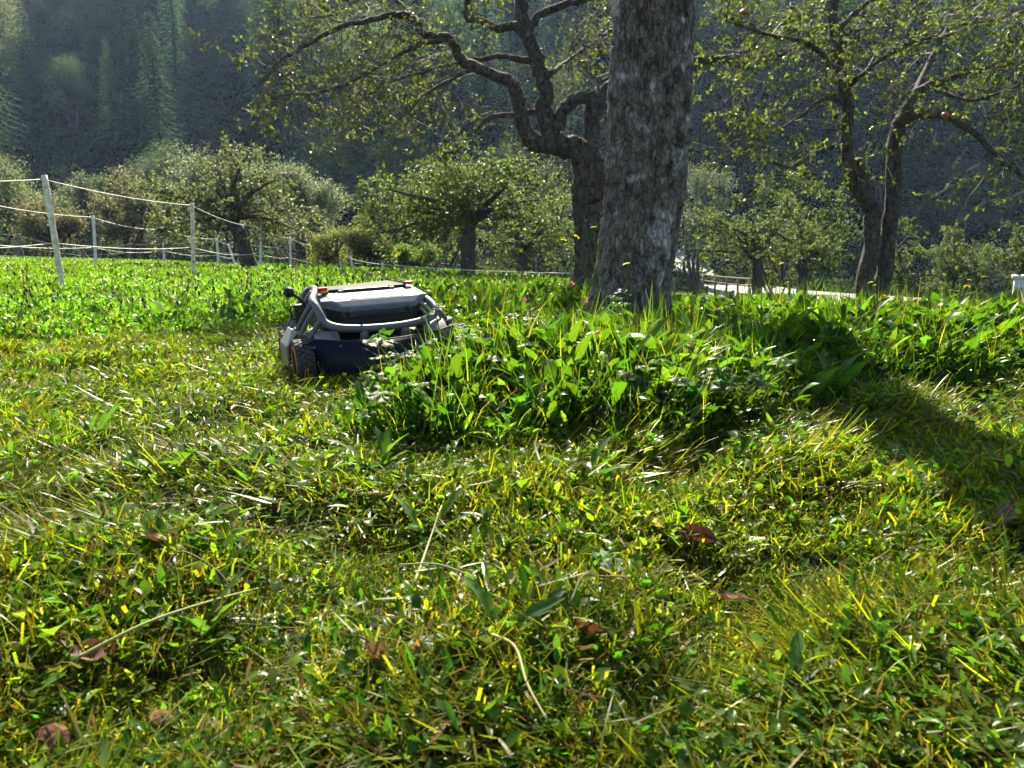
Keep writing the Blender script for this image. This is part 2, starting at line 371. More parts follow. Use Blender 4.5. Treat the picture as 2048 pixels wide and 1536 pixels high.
def matted_proto(seed):
    rng = rng_(seed); mb = MB(); n = 38; base = disc(rng, n, .085); base[:, 2] += rng.uniform(-.01, .022, n)
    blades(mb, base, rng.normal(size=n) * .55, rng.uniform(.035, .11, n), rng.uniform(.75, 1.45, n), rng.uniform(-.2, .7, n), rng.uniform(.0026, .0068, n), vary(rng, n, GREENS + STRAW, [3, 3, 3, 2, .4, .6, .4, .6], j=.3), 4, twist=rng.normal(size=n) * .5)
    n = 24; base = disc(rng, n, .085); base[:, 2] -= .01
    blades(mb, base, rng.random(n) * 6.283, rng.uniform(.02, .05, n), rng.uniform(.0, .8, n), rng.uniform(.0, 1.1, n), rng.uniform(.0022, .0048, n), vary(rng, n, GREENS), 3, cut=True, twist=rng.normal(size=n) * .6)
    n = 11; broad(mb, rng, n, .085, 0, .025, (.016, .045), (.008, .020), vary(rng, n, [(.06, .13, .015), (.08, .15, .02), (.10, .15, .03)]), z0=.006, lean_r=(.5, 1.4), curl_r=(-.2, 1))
    return mb.mesh('matted_tuft', M_grass)
def append_mesh(mb, me, mat, cmul=1.0):
    v = np.zeros(len(me.vertices) * 3); me.vertices.foreach_get('co', v); v = v.reshape(-1, 3)
    c = np.zeros(len(me.vertices) * 4); me.attributes['col'].data.foreach_get('color', c); c = c.reshape(-1, 4)[:, :3]
    q = [tuple(p.vertices) for p in me.polygons if len(p.vertices) == 4]; t = [tuple(p.vertices) for p in me.polygons if len(p.vertices) == 3]
    m_ = np.array(mat); mb.add(v @ m_[:3, :3].T + m_[:3, 3], q, t, c * cmul)
def lawn_herb_proto(seed, leaves, n=9, sc_=.42, flat=.5):
    rng = rng_(seed); mb = MB()
    for k in range(n):
        q_ = disc(rng, 1, .05)[0]; s_ = sc_ * rng.uniform(.6, 1.2)
        append_mesh(mb, leaves[rng.integers(0, len(leaves))], Matrix.Translation(q_) @ Euler((rng.normal() * flat, rng.normal() * flat, rng.random() * 6.28)).to_matrix().to_4x4() @ Matrix.Diagonal((s_, s_, s_ * rng.uniform(.3, .7), 1)), rng.uniform(.8, 1.25))
    return mb.mesh('lawn_herb', M_herb)
def clip_proto(seed):
    """cut stems, blades and torn leaves lying on top"""
    rng = rng_(seed); mb = MB(); n = 9
    base = disc(rng, n, .10); base[:, 2] += rng.uniform(.02, .045, n)
    dirn = rng.random() * 6.283
    blades(mb, base, dirn + rng.normal(size=n) * .7, np.where(rng.random(n) < .12, rng.uniform(.09, .18, n), rng.uniform(.03, .09, n)), rng.uniform(1.2, 1.62, n), rng.uniform(-.15, .3, n), rng.uniform(.0025, .0075, n),
           vary(rng, n, [(.09, .15, .012), (.13, .18, .015), (.15, .16, .03), (.07, .12, .015), (.17, .12, .03)]), 4, twist=rng.normal(size=n) * .3)
    n = 5; broad(mb, rng, n, .09, 0, .03, (.018, .045), (.008, .02), vary(rng, n, [(.06, .13, .02), (.09, .14, .04), (.05, .1, .02), (.12, .15, .03)]), z0=.015, lean_r=(.9, 1.5), curl_r=(-.4, .8))
    return mb.mesh('cut_stems', M_grass)
def broad(mb, rng, n, r, h0, h1, ln, wd, cols, z0=.02, lean_r=(.1, .7), curl_r=(.3, 1.3)):
    """arching broad leaves: strips with 4 segments, widest in the middle"""
    base = disc(rng, n, r)
    blades_w = rng.uniform(*wd, n)
    N = n; nseg = 4; s = np.linspace(0, 1, nseg + 1); az = rng.random(n) * 6.283
    d = np.stack([np.cos(az), np.sin(az), 0 * az], -1); sd = np.stack([-np.sin(az), np.cos(az), 0 * az], -1)
    lean = rng.uniform(*lean_r, n); curl = rng.uniform(*curl_r, n); h = rng.uniform(*ln, n)
    pos = [base + np.array([0, 0, 1.0]) * rng.uniform(z0, z0 + (h1 - h0), n)[:, None]]
    V = []; 
    for k in range(nseg):
        th = lean + curl * (s[k] + s[k + 1]) / 2
        pos.append(pos[-1] + (h / nseg)[:, None] * (np.sin(th)[:, None] * d + np.cos(th)[:, None] * np.array([0, 0, 1.0])))
    prof = [.15, .75, 1.0, .7, .05]
    for k in range(nseg + 1):
        wk = (blades_w * prof[k] * (1 + .25 * rng.normal(size=n) * (0 < k < nseg)))[:, None] / 2
        up = np.array([0, 0, 1.0]) * wk * .45
        V += [pos[k] - sd * wk + up, pos[k], pos[k] + sd * wk + up]
    V = np.stack(V, 1)
    q = []
    for k in range(nseg): q += [[3 * k, 3 * k + 1, 3 * k + 4, 3 * k + 3], [3 * k + 1, 3 * k + 2, 3 * k + 5, 3 * k + 4]]
    Q = (np.arange(N)[:, None, None] * (3 * (nseg + 1)) + np.array(q)[None]).reshape(-1, 4)
    mb.add(V.reshape(-1, 3), Q, None, np.repeat(cols, 3 * (nseg + 1), 0))
HERB = [(.036, .085, .012), (.05, .105, .014), (.028, .066, .016), (.06, .115, .015)]
def tall_proto(seed, hh=.32):
    rng = rng_(seed); mb = MB(); n = 34
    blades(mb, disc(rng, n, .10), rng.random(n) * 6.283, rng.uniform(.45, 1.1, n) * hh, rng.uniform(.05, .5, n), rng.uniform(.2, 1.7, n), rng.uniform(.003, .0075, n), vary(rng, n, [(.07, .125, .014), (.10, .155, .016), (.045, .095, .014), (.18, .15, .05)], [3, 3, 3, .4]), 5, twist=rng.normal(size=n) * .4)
    n = 7; broad(mb, rng, n, .09, .0, .08, (.06, .15), (.010, .030), vary(rng, n, HERB))
    return mb.mesh('tall_tuft', M_grass)
def herb_proto(seed, hh=.2, cm=1.0):
    rng = rng_(seed); mb = MB(); n = 20
    broad(mb, rng, n, .12, 0, hh * .75, (.05, .13), (.014, .042), vary(rng, n, HERB + [(.05, .10, .015)], [3, 3, 3, 2, .3]), z0=.01)
    # clover-like round leaflets on stalks
    n = 34; p = disc(rng, n, .13); p[:, 2] = rng.uniform(.3, 1.0, n) * hh
    d = nrm(rng.normal(size=(n, 3)) * np.array([1, 1, .25]))
    leafcards(mb, p, d, rng.uniform(.02, .042, n), rng.uniform(.016, .034, n), vary(rng, n, HERB), rng, fold=.12)
    n = 14; blades(mb, disc(rng, n, .12), rng.random(n) * 6.283, rng.uniform(.8, 1.4, n) * hh, rng.uniform(.05, .4, n), rng.uniform(.1, 1.1, n), rng.uniform(.003, .006, n), vary(rng, n, GREENS), 3)
    mb.c = [np.clip(c * cm, 0, .8) for c in mb.c]
    return mb.mesh('herb_tuft', M_herb)
def field_proto(seed):
    rng = rng_(seed); mb = MB(); n = 150
    blades(mb, disc(rng, n, .3), rng.random(n) * 6.283, rng.uniform(.05, .13, n), rng.uniform(.0, .5, n), rng.uniform(.1, .9, n), rng.uniform(.005, .010, n), vary(rng, n, [(.18, .25, .012), (.21, .27, .014), (.14, .21, .012)]), 2)
    n = 24; broad(mb, rng, n, .3, 0, .03, (.04, .09), (.02, .04), vary(rng, n, HERB))
    return mb.mesh('field_tuft', M_grass)
def farherb_proto(seed):
    rng = rng_(seed); mb = MB(); n = 110
    blades(mb, disc(rng, n, .4), rng.random(n) * 6.283, rng.uniform(.07, .2, n), rng.uniform(.0, .5, n), rng.uniform(.1, 1.0, n), rng.uniform(.006, .012, n), vary(rng, n, GREENS + [(.2, .17, .06)], [3, 3, 2, 2, 1.2]), 3)
    n = 55; broad(mb, rng, n, .4, 0, .10, (.05, .12), (.025, .05), vary(rng, n, HERB))
    return mb.mesh('farherb_tuft', M_herb)

def strip_leaf(name, L, W, lob, seed, mat=None, cols=HERB, arch=(.15, 1.0), pet=.15, undul=.12, nl=14):
    """long leaf (dock, dandelion): petiole + midrib + wavy or lobed margin, growing up from the origin and arching over +X"""
    rng = rng_(seed); mb = MB(); V = []; CC = []; p = np.zeros(3); base = np.array(cols[seed % len(cols)])
    for k in range(nl + 1):
        s = k / nl; th = arch[0] + arch[1] * s; d = np.array([math.sin(th), 0, math.cos(th)]); nn = np.array([-math.cos(th), 0, math.sin(th)])
        if s < pet: wk = .045 * W + .002
        else:
            t_ = (s - pet) / (1 - pet); wk = W / 2 * (math.sin(math.pi * min(1, t_ ** .8 * .97 + .03)) ** .8)
            if lob: wk *= (.38 + .62 * ((t_ * 5.0) % 1.0)) if t_ < .82 else 1
            wk = max(wk * (1 + .1 * rng.normal()), .0015)
        un = undul * wk * math.sin(s * 19 + seed)
        V += [p + np.array([0, -wk, 0]) + nn * (wk * .35 + un), p.copy(), p + np.array([0, wk, 0]) + nn * (wk * .35 - un)]
        c = base * (1 + .12 * rng.normal()); CC += [c, c * 1.35 + .015, c]
        p = p + d * L / nl
    mb.add(V, [q for k in range(nl) for q in ([3 * k, 3 * k + 1, 3 * k + 4, 3 * k + 3], [3 * k + 1, 3 * k + 2, 3 * k + 5, 3 * k + 4])], None, np.array(CC))
    return mb.mesh(name, mat or M_weed)
def palm_leaf(name, seed, hgt=.24, size=.075, cols=HERB, mat=None):
    """toothed palmate leaf on a stalk rising from the origin"""
    rng = rng_(seed); mb = MB(); c0 = np.array(cols[seed % len(cols)])
    bend = rng.uniform(.02, .07); st = catmull([(0, 0, 0), (bend * .4, 0, hgt * .5), (bend, 0, hgt)], 4)
    tube(mb, st, np.linspace(.0026, .0018, len(st)), 5, col=c0 * 1.1 + np.array([.03, .01, 0]))
    ctr = st[-1]; tilt = Euler((rng.normal() * .25, rng.uniform(.0, .5), 0)).to_matrix()
    for a, Ls in ((-2.2, .66), (-1.15, .88), (0, 1.0), (1.15, .9), (2.2, .68)):
        a += rng.normal() * .06; Lf = size * Ls * rng.uniform(.9, 1.1)
        out = [(0, .0), (.28, .09), (.45, .25), (.52, .19), (.66, .33), (.70, .22), (.84, .22), (.88, .12), (1.0, 0)]
        V = []
        for sg in (-1, 1):
            for s, w_ in out: V.append((s, sg * w_, -.10 * s * s * 1.6 - .28 * abs(w_) + .05 * math.sin(s * 9 + a)))
        mid = [(s, 0, -.16 * s * s + .05 * math.sin(s * 9 + a) + .03) for s, _ in out]
        n_ = len(out); V = V + mid; ca, sa = math.cos(a), math.sin(a); W_ = []
        for (x_, y_, z_) in V:
            q_ = tilt @ Vector((Lf * (x_ * ca - y_ * sa), Lf * (x_ * sa + y_ * ca), Lf * z_)); W_.append(np.array(q_) + ctr)
        Q = []
        for k in range(n_ - 1): Q += [[k, 2 * n_ + k, 2 * n_ + k + 1, k + 1], [2 * n_ + k, n_ + k, n_ + k + 1, 2 * n_ + k + 1]]
        cc = np.tile(c0, (3 * n_, 1)) * (1 + .08 * rng.normal(size=(3 * n_, 1))); cc[2 * n_:] *= 1.25
        mb.add(W_, Q, None, cc)
    return mb.mesh(name, mat or M_weed)
PALM = [palm_leaf('leaf', s, hgt=h_, size=z_) for s, (h_, z_) in enumerate([(.24, .072), (.19, .066), (.28, .06), (.12, .062), (.21, .078), (.15, .055)])]
DOCK = [strip_leaf('leaf', .30, .060, False, s) for s in range(3)] + [strip_leaf('leaf', .24, .05, False, s, arch=(.3, .9)) for s in range(3, 6)]
DAND = [strip_leaf('leaf', .24, .055, True, s, arch=(.35, .9)) for s in range(4)] + [strip_leaf('leaf', .17, .045, True, s, arch=(.6, .9)) for s in range(4, 6)]
rng = rng_(11)
def view_pts(rng, n, y0, y1, pw=.0, um=.82, xm=1.2):
    """random ground points in the wedge in front of the camera plus a margin"""
    y = y0 + (y1 - y0) * rng.random(n) ** (1 + pw); x = rng.uniform(-1, 1, n) * (um * y + xm)
    return x, y
# mown lawn
x, y = view_pts(rng, 15500, .3, 6.2, .35, .80, .9)
keep = ~inpoly(x, y); keep |= edge_dist(x, y) < .10
bare = (np.sin(x * 3.1 + 2 * np.sin(y * 2.3)) * np.sin(y * 3.7 + x) > .7) & (rng.random(len(x)) < .7)
keep &= ~bare; keep &= rng.random(len(x)) < np.clip(1.25 - .06 * y, .5, 1)
x, y = x[keep], y[keep]; n = len(x)
protos = [mown_proto(s, .10 if s % 3 else .8) for s in range(12)] + [matted_proto(60 + s) for s in range(6)]
patch = (.35 + np.sin(x * 1.9 + 1.2 * np.sin(y * 1.6 + 1)) + np.sin(y * 2.6 + .7 * x) + .8 * rng.normal(size=n) + 1.1 * (y < 1.05) * (np.abs(x - .05) < .45) + .8 * ((x > .55) & (y < 2.9))) > 1.15
idx = np.where(patch, rng.choice([0, 3, 6, 9], n), rng.choice([1, 2, 4, 5, 7, 8, 10, 11], n))
mat_ = (np.sin(x * 3.3 + 2 * np.sin(y * 2.7 + 1)) + np.sin(y * 4.4 - 1.6 * x) + .7 * rng.normal(size=n)) > .35
idx = np.where(mat_, rng.integers(12, 18, n), idx)
rz = np.where(mat_, 2.2 * np.sin(x * 2.1 + 1) + 2.6 * np.sin(y * 2.6 + .5) + .5 * rng.normal(size=n), rng.random(n) * 6.283)
scatter('mown_grass', protos, np.stack([x, y, zt(x, y)], -1), np.stack([rng.normal(size=n) * .12, rng.normal(size=n) * .12, rz], -1),
        rng.uniform(.7, 1.15, n) * np.clip(1 + 12 * relief(x, y), .7, 1.3) * np.clip(.40 + .36 * y, .58, 1), idx, 'short freshly mown yellow-green orchard grass')
# small herbs in the lawn
x, y = view_pts(rng, 2600, .45, 5.6, .3, .8, .4); keep = ~inpoly(x, y)
keep &= (np.sin(x * 2.7 + 1 + 1.4 * np.sin(y * 2.1)) + np.sin(y * 3.9 + 1.2 * x) + .8 * rng.normal(size=len(x))) > .15
x, y = x[keep], y[keep]; n = len(x)
lh = [lawn_herb_proto(20 + s, PALM, 8, .34) for s in range(5)] + [lawn_herb_proto(40 + s, DAND, 6, .26, .6) for s in range(3)]
scatter('lawn_herb_foliage', lh, np.stack([x, y, zt(x, y) + .004], -1), np.stack([rng.normal(size=n) * .15, rng.normal(size=n) * .15, rng.random(n) * 6.283], -1), rng.uniform(.6, 1.1, n) * np.clip(.35 + .3 * y, .55, 1), rng.integers(0, len(lh), n), 'small cut leaves of clover, dandelion and other herbs in the mown grass')
# clippings
x, y = view_pts(rng, 4200, .4, 5.4, .25, .85, .5); keep = ~inpoly(x, y) | (edge_dist(x, y) < .25)
keep &= (np.sin(x * 2.2 + 4 + np.sin(y * 3)) + np.sin(y * 3.3 - x) + .9 * rng.normal(size=len(x))) > -.1
x, y = x[keep], y[keep]; n = len(x)
scatter('cut_grass', [clip_proto(100 + s) for s in range(10)], np.stack([x, y, zt(x, y)], -1), np.stack([rng.normal(size=n) * .1, rng.normal(size=n) * .1, rng.random(n) * 6.283], -1),
        rng.uniform(.7, 1.3, n) * np.clip(.3 + .45 * y, .5, 1), rng.integers(0, 10, n), 'cut stems and torn leaves strewn over the mown grass')
# the unmown strip near the mower and the meadow up to 13 m
x, y = view_pts(rng, 10000, 1.6, 13.5, .45, .78, 1.0); keep = inpoly(x, y) & ~infield(x, y) & (np.hypot(x - 1.0, y - 5.25) > .33)
keep &= (edge_dist(x, y) > .12 * rng.random(len(x)) ** 2); x, y = x[keep], y[keep]; n = len(x)
tp = [tall_proto(200 + s) for s in range(6)]; hp = [herb_proto(300 + s) for s in range(8)]; hpl = [herb_proto(320 + s, .18, 1.75) for s in range(6)]
near = (x > -.9) & (y < 7)
pt = np.where(near, .30, .18) + .25 * np.sin(x * 1.7 + y) * np.sin(y * 1.3)
idx = np.where(rng.random(n) < pt, rng.integers(8, 14, n), rng.integers(0, 8, n))
idx = np.where(~near & (idx < 8), rng.integers(14, 20, n), idx)
ed = np.clip(edge_dist(x, y) / .5, 0, 1)
scl = np.where(near, 1.12, 1.0) * np.where((np.abs(x - .75) < .75) & (y > 3.2) & (y < 5.4), .7, 1.0) * rng.uniform(.65, 1.3, n) * (.55 + .45 * ed) * np.where(near, 1.0, np.where(x < -1.5, .78, .9)) * np.clip(1.08 - .02 * y, .8, 1.1)
scatter('meadow_grass', hp + tp + hpl, np.stack([x, y, zt(x, y) - .01], -1), np.stack([rng.normal(size=n) * .14, rng.normal(size=n) * .14, rng.random(n) * 6.283], -1), scl, idx, 'tall unmown meadow grass and weeds')
x2, y2 = rng.uniform(-.6, 4.2, 4600), rng.uniform(1.8, 6.6, 4600); keep = inpoly(x2, y2) & (edge_dist(x2, y2) > .10) & (np.hypot(x2 - 1.0, y2 - 5.25) > .34) & (np.abs(x2) < .8 * y2)
x2, y2 = x2[keep], y2[keep]; n = len(x2); ed = np.clip(edge_dist(x2, y2) / .45, 0, 1)
tr_ = np.where((np.abs(x2 - .75) < .75) & (y2 > 3.2) & (y2 < 5.4), .62, 1.0)
scatter('uncut_strip_grass', hp + tp, np.stack([x2, y2, zt(x2, y2) - .01], -1), np.stack([rng.normal(size=n) * .18, rng.normal(size=n) * .18, rng.random(n) * 6.283], -1), rng.uniform(.75, 1.5, n) * (.5 + .5 * ed) * tr_, np.where(rng.random(n) < .33, rng.integers(8, 14, n), rng.integers(0, 8, n)), 'lush tall weeds and grass of the uncut strip around the trunk')
# bright short field behind the fence, and the farther meadow
x, y = view_pts(rng, 9000, 6.5, 34, .3, .85, 1); keep = infield(x, y); x, y = x[keep], y[keep]; n = len(x)
scatter('field_grass', [field_proto(400 + s) for s in range(5)], np.stack([x, y, zt(x, y) - .01], -1), np.stack([0 * x, 0 * x, rng.random(n) * 6.283], -1), rng.uniform(.8, 1.25, n), rng.integers(0, 5, n), 'bright short pasture grass behind the rope fence')
x, y = view_pts(rng, 6500, 12, 46, .2, .85, 1); keep = ~infield(x, y); x, y = x[keep], y[keep]; n = len(x)
scatter('far_meadow_grass', [farherb_proto(450 + s) for s in range(5)], np.stack([x, y, zt(x, y) - .02], -1), np.stack([0 * x, 0 * x, rng.random(n) * 6.283], -1), rng.uniform(.8, 1.3, n), rng.integers(0, 5, n), 'meadow grass under the orchard trees')

# ================================================================== the mower
M_silver = flat_mat('silver_plastic', (.155, .172, .19), .48, 0, .3, noise=.16, nscale=26)
M_black = flat_mat('black_plastic', (.012, .013, .015), .45, 0, .3, noise=.2, nscale=60)
M_dark = flat_mat('dark_plastic', (.018, .02, .025), .6, 0, .06, noise=.15, nscale=60)
M_panel = flat_mat('slate_plastic', (.022, .025, .033), .45, spec=.3)
M_tube = flat_mat('grey_tube_paint', (.105, .11, .115), .5, noise=.06, nscale=80)
M_side = flat_mat('beige_grey_plastic', (.19, .19, .182), .5, noise=.08, nscale=60)
M_flap = flat_mat('navy_rubber', (.004, .006, .013), .5, 0, .2, noise=.12, nscale=30)
M_rubber = flat_mat('tyre_rubber', (.045, .042, .035), .8, noise=.65, nscale=45)
M_orange = flat_mat('orange_rim', (.5, .14, .015), .5)
M_red = flat_mat('red_lens', (.5, .03, .015), .5, spec=.2)
M_amber = flat_mat('amber_lens', (.8, .28, .02), .5, spec=.2)
MOW_YAW = math.atan2(.40, .92)
mower = thing('robotic_mower', 'grey and black four-wheeled robotic mower with silver hood and tubular frame', 'robotic mower')
my, mr_ = Matrix.Rotation(MOW_YAW, 4, 'Z'), Matrix.Rotation(-R(3.5), 4, 'Y')
mower.matrix_world = Matrix.Translation((-.548, 3.198, .022)) @ my @ mr_
def bev(o, w=.004, seg=2, ang=30):
    m = o.modifiers.new('bevel', 'BEVEL'); m.width = w; m.segments = seg; m.limit_method = 'ANGLE'; m.angle_limit = R(ang)
    try: m.harden_normals = False
    except Exception: pass
    return o
def poly_obj(name, verts, faces, mat, parent, bevel=.004, smooth=False, thick=0, seg=2):
    me = bpy.data.meshes.new(name); me.from_pydata([tuple(v) for v in verts], [], faces); me.materials.append(mat)
    bm_ = bmesh.new(); bm_.from_mesh(me); bmesh.ops.recalc_face_normals(bm_, faces=bm_.faces); bm_.to_mesh(me); bm_.free()
    for p in me.polygons: p.use_smooth = smooth
    o = link(name, me, parent)
    if thick: s = o.modifiers.new('solid', 'SOLIDIFY'); s.thickness = thick; s.offset = 0
    if bevel: bev(o, bevel, seg)
    return o
def box_obj(name, lo, hi, mat, parent, bevel=.006, taper=0):
    (x0, y0, z0), (x1, y1, z1) = lo, hi; t_ = taper
    v = [(x0, y0, z0), (x1, y0, z0), (x1, y1, z0), (x0, y1, z0), (x0 + t_, y0 + t_, z1), (x1 - t_, y0 + t_, z1), (x1 - t_, y1 - t_, z1), (x0 + t_, y1 - t_, z1)]
    return poly_obj(name, v, [(0, 3, 2, 1), (4, 5, 6, 7), (0, 1, 5, 4), (1, 2, 6, 5), (2, 3, 7, 6), (3, 0, 4, 7)], mat, parent, bevel)
def tube_obj(name, pts, r, mat, parent, n=8, sides=14):
    mb = MB(); tube(mb, catmull(pts, n), r, sides); return mb.obj(name, mat, parent)
def mirror(pts): return [(-x, y, z) for x, y, z in pts]
# chassis and body
box_obj('chassis', (-.27, -.04, .07), (.27, .55, .17), M_black, mower, .012)
body_v = []
for (yy, hw, z0, z1) in [(.055, .165, .205, .296), (.10, .215, .19, .322), (.60, .225, .19, .33), (.68, .17, .20, .31)]:
    body_v += [(-hw * .93, yy + .0, z0), (hw * .93, yy, z0), (hw, yy, z1), (-hw, yy, z1)]
body_f = [(0, 1, 2, 3), (15, 14, 13, 12)]
for k in range(3):
    a_ = 4 * k
    for q_ in range(4): body_f.append((a_ + q_, a_ + 4 + q_, a_ + 4 + (q_ + 1) % 4, a_ + (q_ + 1) % 4))
poly_obj('body', body_v, body_f, M_black, mower, .006)
# hood
hv = []; 
def hs_(x, y, z): hv.append((x * 1.04 + .008, y, z)); return len(hv) - 1
H_ = {}
for s, sg in (('l', -1), ('r', 1)):
    H_['A' + s] = hs_(sg * .190, .225, .366); H_['C' + s] = hs_(sg * .186, .062, .338); H_['L' + s] = hs_(sg * .152, .030, .309)
    H_['E' + s] = hs_(sg * .222, .105, .330); H_['Fq' + s] = hs_(sg * .150, .038, .288); H_['E2' + s] = hs_(sg * .226, .108, .312)
    H_['S' + s] = hs_(sg * .205, .32, .378); H_['T' + s] = hs_(sg * .238, .32, .315)
    H_['S2' + s] = hs_(sg * .205, .62, .372); H_['T2' + s] = hs_(sg * .235, .63, .312); H_['B' + s] = hs_(sg * .16, .69, .30)
h = H_
hf = [(h['Al'], h['Cl'], h['Cr'], h['Ar']), (h['Cl'], h['Ll'], h['Lr'], h['Cr']), (h['Ll'], h['Fql'], h['Fqr'], h['Lr'])]
for s in 'lr':
    hf += [(h['C' + s], h['E' + s], h['E2' + s], h['Fq' + s], h['L' + s]), (h['A' + s], h['S' + s], h['T' + s], h['E2' + s], h['E' + s], h['C' + s]),
           (h['S' + s], h['S2' + s], h['T2' + s], h['T' + s])]
hf += [(h['Al'], h['Ar'], h['Sr'], h['Sl']), (h['Sl'], h['Sr'], h['S2r'], h['S2l']), (h['S2l'], h['S2r'], h['Br'], h['Bl']), (h['S2l'], h['Bl'], h['T2l']), (h['S2r'], h['T2r'], h['Br'])]
poly_obj('hood', hv, hf, M_silver, mower, .006, seg=3)
def seam(pts, name='panel_seam', r=.0011): mb = MB(); tube(mb, np.array(pts), r, 5); return mb.obj(name, M_black, bpy.data.objects['hood'])
for sx in (-1, 1): seam([(sx * .118 + .008, .215, .3655), (sx * .118 + .008, .066, .3400)])
seam([(-.118 + .008, .066, .3400), (.118 + .008, .066, .3400)])
for sx in (-1, 1):
    for yy_, zz_ in ((.20, .3632), (.085, .3435)):
        mb = MB(); tube(mb, [(sx * .158 + .008, yy_, zz_ - .002), (sx * .158 + .008, yy_, zz_ + .0016)], .0036, 8); mb.obj('screw', M_dark, bpy.data.objects['hood'])
for px_ in (-.30, -.2, 0, .2, .30):
    mb = MB(); tube(mb, [(px_, -.150 + .10 * (px_ / .37) ** 2 + .012, .165), (px_, -.150 + .10 * (px_ / .37) ** 2 + .004, .165)], .0055, 8); mb.obj('flap_bolt', M_tube, mower)
# roof panel with its front rail, lamp lenses, tabs
rp = [(-.185, .222, .378), (.185, .222, .378), (.198, .30, .392), (.195, .60, .386), (.15, .66, .372), (-.15, .66, .372), (-.195, .60, .386), (-.198, .30, .392)]
rv = rp + [(x, y, z - .016) for x, y, z in rp]
roof_o = poly_obj('roof_panel', rv, [tuple(range(8)), tuple(reversed(range(8, 16)))] + [(k, 8 + k, 8 + (k + 1) % 8, (k + 1) % 8) for k in range(8)], M_dark, mower, .003)
box_obj('front_rail', (-.112, .205, .352), (.10, .235, .377), M_black, roof_o, .005)
for sx in (-1, 1):
    box_obj('rail_tab', (sx * .116 - .012 - .004, .203, .352), (sx * .116 + .012 - .004, .232, .3745), M_silver, roof_o, .004)
    l1 = box_obj('indicator_lamp', (sx * .196 - .02, .205, .3775), (sx * .196 + .02, .25, .391), M_red, mower, .004)
    if sx < 0: box_obj('amber_lens', (sx * .190 - .016, .200, .3655), (sx * .190 + .016, .24, .3773), M_amber, l1, .003)
# sensor panel
sp = poly_obj('sensor_panel', [(-.158, .040, .297), (-.152, .034, .263), (.152, .034, .263), (.158, .040, .297), (-.158, .07, .299), (-.152, .07, .261), (.152, .07, .261), (.158, .07, .299)],
     [(0, 1, 2, 3), (4, 7, 6, 5), (0, 4, 5, 1), (1, 5, 6, 2), (2, 6, 7, 3), (3, 7, 4, 0)], M_panel, mower, .004)
poly_obj('panel_ridge', [(-.10, .031, .288), (-.085, .029, .272), (.085, .029, .272), (.10, .031, .288), (-.10, .05, .288), (-.085, .05, .272), (.085, .05, .272), (.10, .05, .288)],
     [(0, 1, 2, 3), (0, 4, 5, 1), (1, 5, 6, 2), (2, 6, 7, 3), (3, 7, 4, 0)], M_panel, sp, .003)
for sx in (-1, 1):
    mb = MB()
    for r0, y0 in ((.0115, .033), (.0075, .030)):
        tube(mb, [(sx * .132, y0 + .015, .281), (sx * .132, y0 + .002, .281), (sx * .132, y0, .281)], [r0, r0, r0 * .82], 18)
    mb.obj('sensor', M_black, sp)
# tubular frame: bumper hoop, side rails, struts
half = [(-.10, -.055, .222), (-.19, -.045, .234), (-.236, -.015, .256), (-.252, .01, .295), (-.262, .045, .330), (-.262, .10, .347), (-.232, .22, .370), (-.212, .34, .380), (-.205, .55, .372), (-.19, .68, .35), (-.12, .74, .33)]
rhalf = [(.10, -.055, .222), (.19, -.045, .234), (.236, -.015, .252), (.247, .015, .278), (.243, .06, .300), (.238, .12, .312), (.232, .25, .318), (.222, .45, .32), (.20, .66, .32), (.12, .74, .325)]
loop = half + [(0, .75, .325)] + rhalf[::-1] + [(0, -.056, .219), half[0]]
tube_obj('bumper_frame', loop, .0165, M_tube, mower, 8, 16)
for sx in (-1, 1):
    for (a_, b_) in ([((.258, .03, .325), (.340, .085, .185)), ((.262, .085, .345), (.345, .17, .190)), ((.238, .25, .375), (.350, .33, .19)), ((.225, .48, .38), (.35, .43, .19)), ((.246, .005, .275), (.30, .03, .185))] if sx < 0 else [((.243, .06, .300), (.340, .085, .185)), ((.238, .12, .312), (.345, .17, .190)), ((.232, .30, .318), (.350, .33, .19)), ((.222, .45, .32), (.35, .43, .19))]):
        tube_obj('frame_strut', [(sx * a_[0], a_[1], a_[2]), (sx * (a_[0] + b_[0]) / 2 + sx * .004, (a_[1] + b_[1]) / 2, (a_[2] + b_[2]) / 2), (sx * b_[0], b_[1], b_[2])], .0105, M_tube, mower, 4, 10)
    # side panel between the wheels
    pv = [(.30, .055, .205), (.345, .07, .215), (.384, .10, .155), (.384, .115, .07), (.355, .125, .045), (.355, .33, .045), (.384, .34, .07), (.384, .345, .155), (.345, .36, .215), (.30, .38, .205)]
    pv = [(sx * x, y, z) for x, y, z in pv]
    fs = [(0, 1, 8, 9), (1, 2, 7, 8), (2, 3, 6, 7), (3, 4, 5, 6)]
    poly_obj('side_panel', pv, fs, M_side, mower, .004, thick=.012)
    # inner fender and bracket
    mb = MB(); a_ = np.linspace(R(15), R(150), 14); rows = []
    for x_ in (.185, .285):
        rows.append(np.stack([np.full(14, sx * x_), .045 + .112 * np.cos(a_), .10 + .115 * np.sin(a_)], -1))
    rows = np.stack(rows, 1).reshape(-1, 3); mb.add(rows, [[2 * k, 2 * k + 1, 2 * k + 3, 2 * k + 2] for k in range(13)])
    fo = mb.obj('inner_fender', M_side, mower); sd_ = fo.modifiers.new('solid', 'SOLIDIFY'); sd_.thickness = .006
    tube_obj('bumper_bracket', [(sx * .085, -.05, .216), (sx * .088, -.055, .195), (sx * .09, -.045, .165), (sx * .09, -.02, .14)], .018, M_tube, mower, 4, 12)
    tube_obj('shock_absorber', [(sx * .20, .10, .255), (sx * .23, .06, .19), (sx * .25, .02, .13)], .014, M_dark, mower, 3, 10)
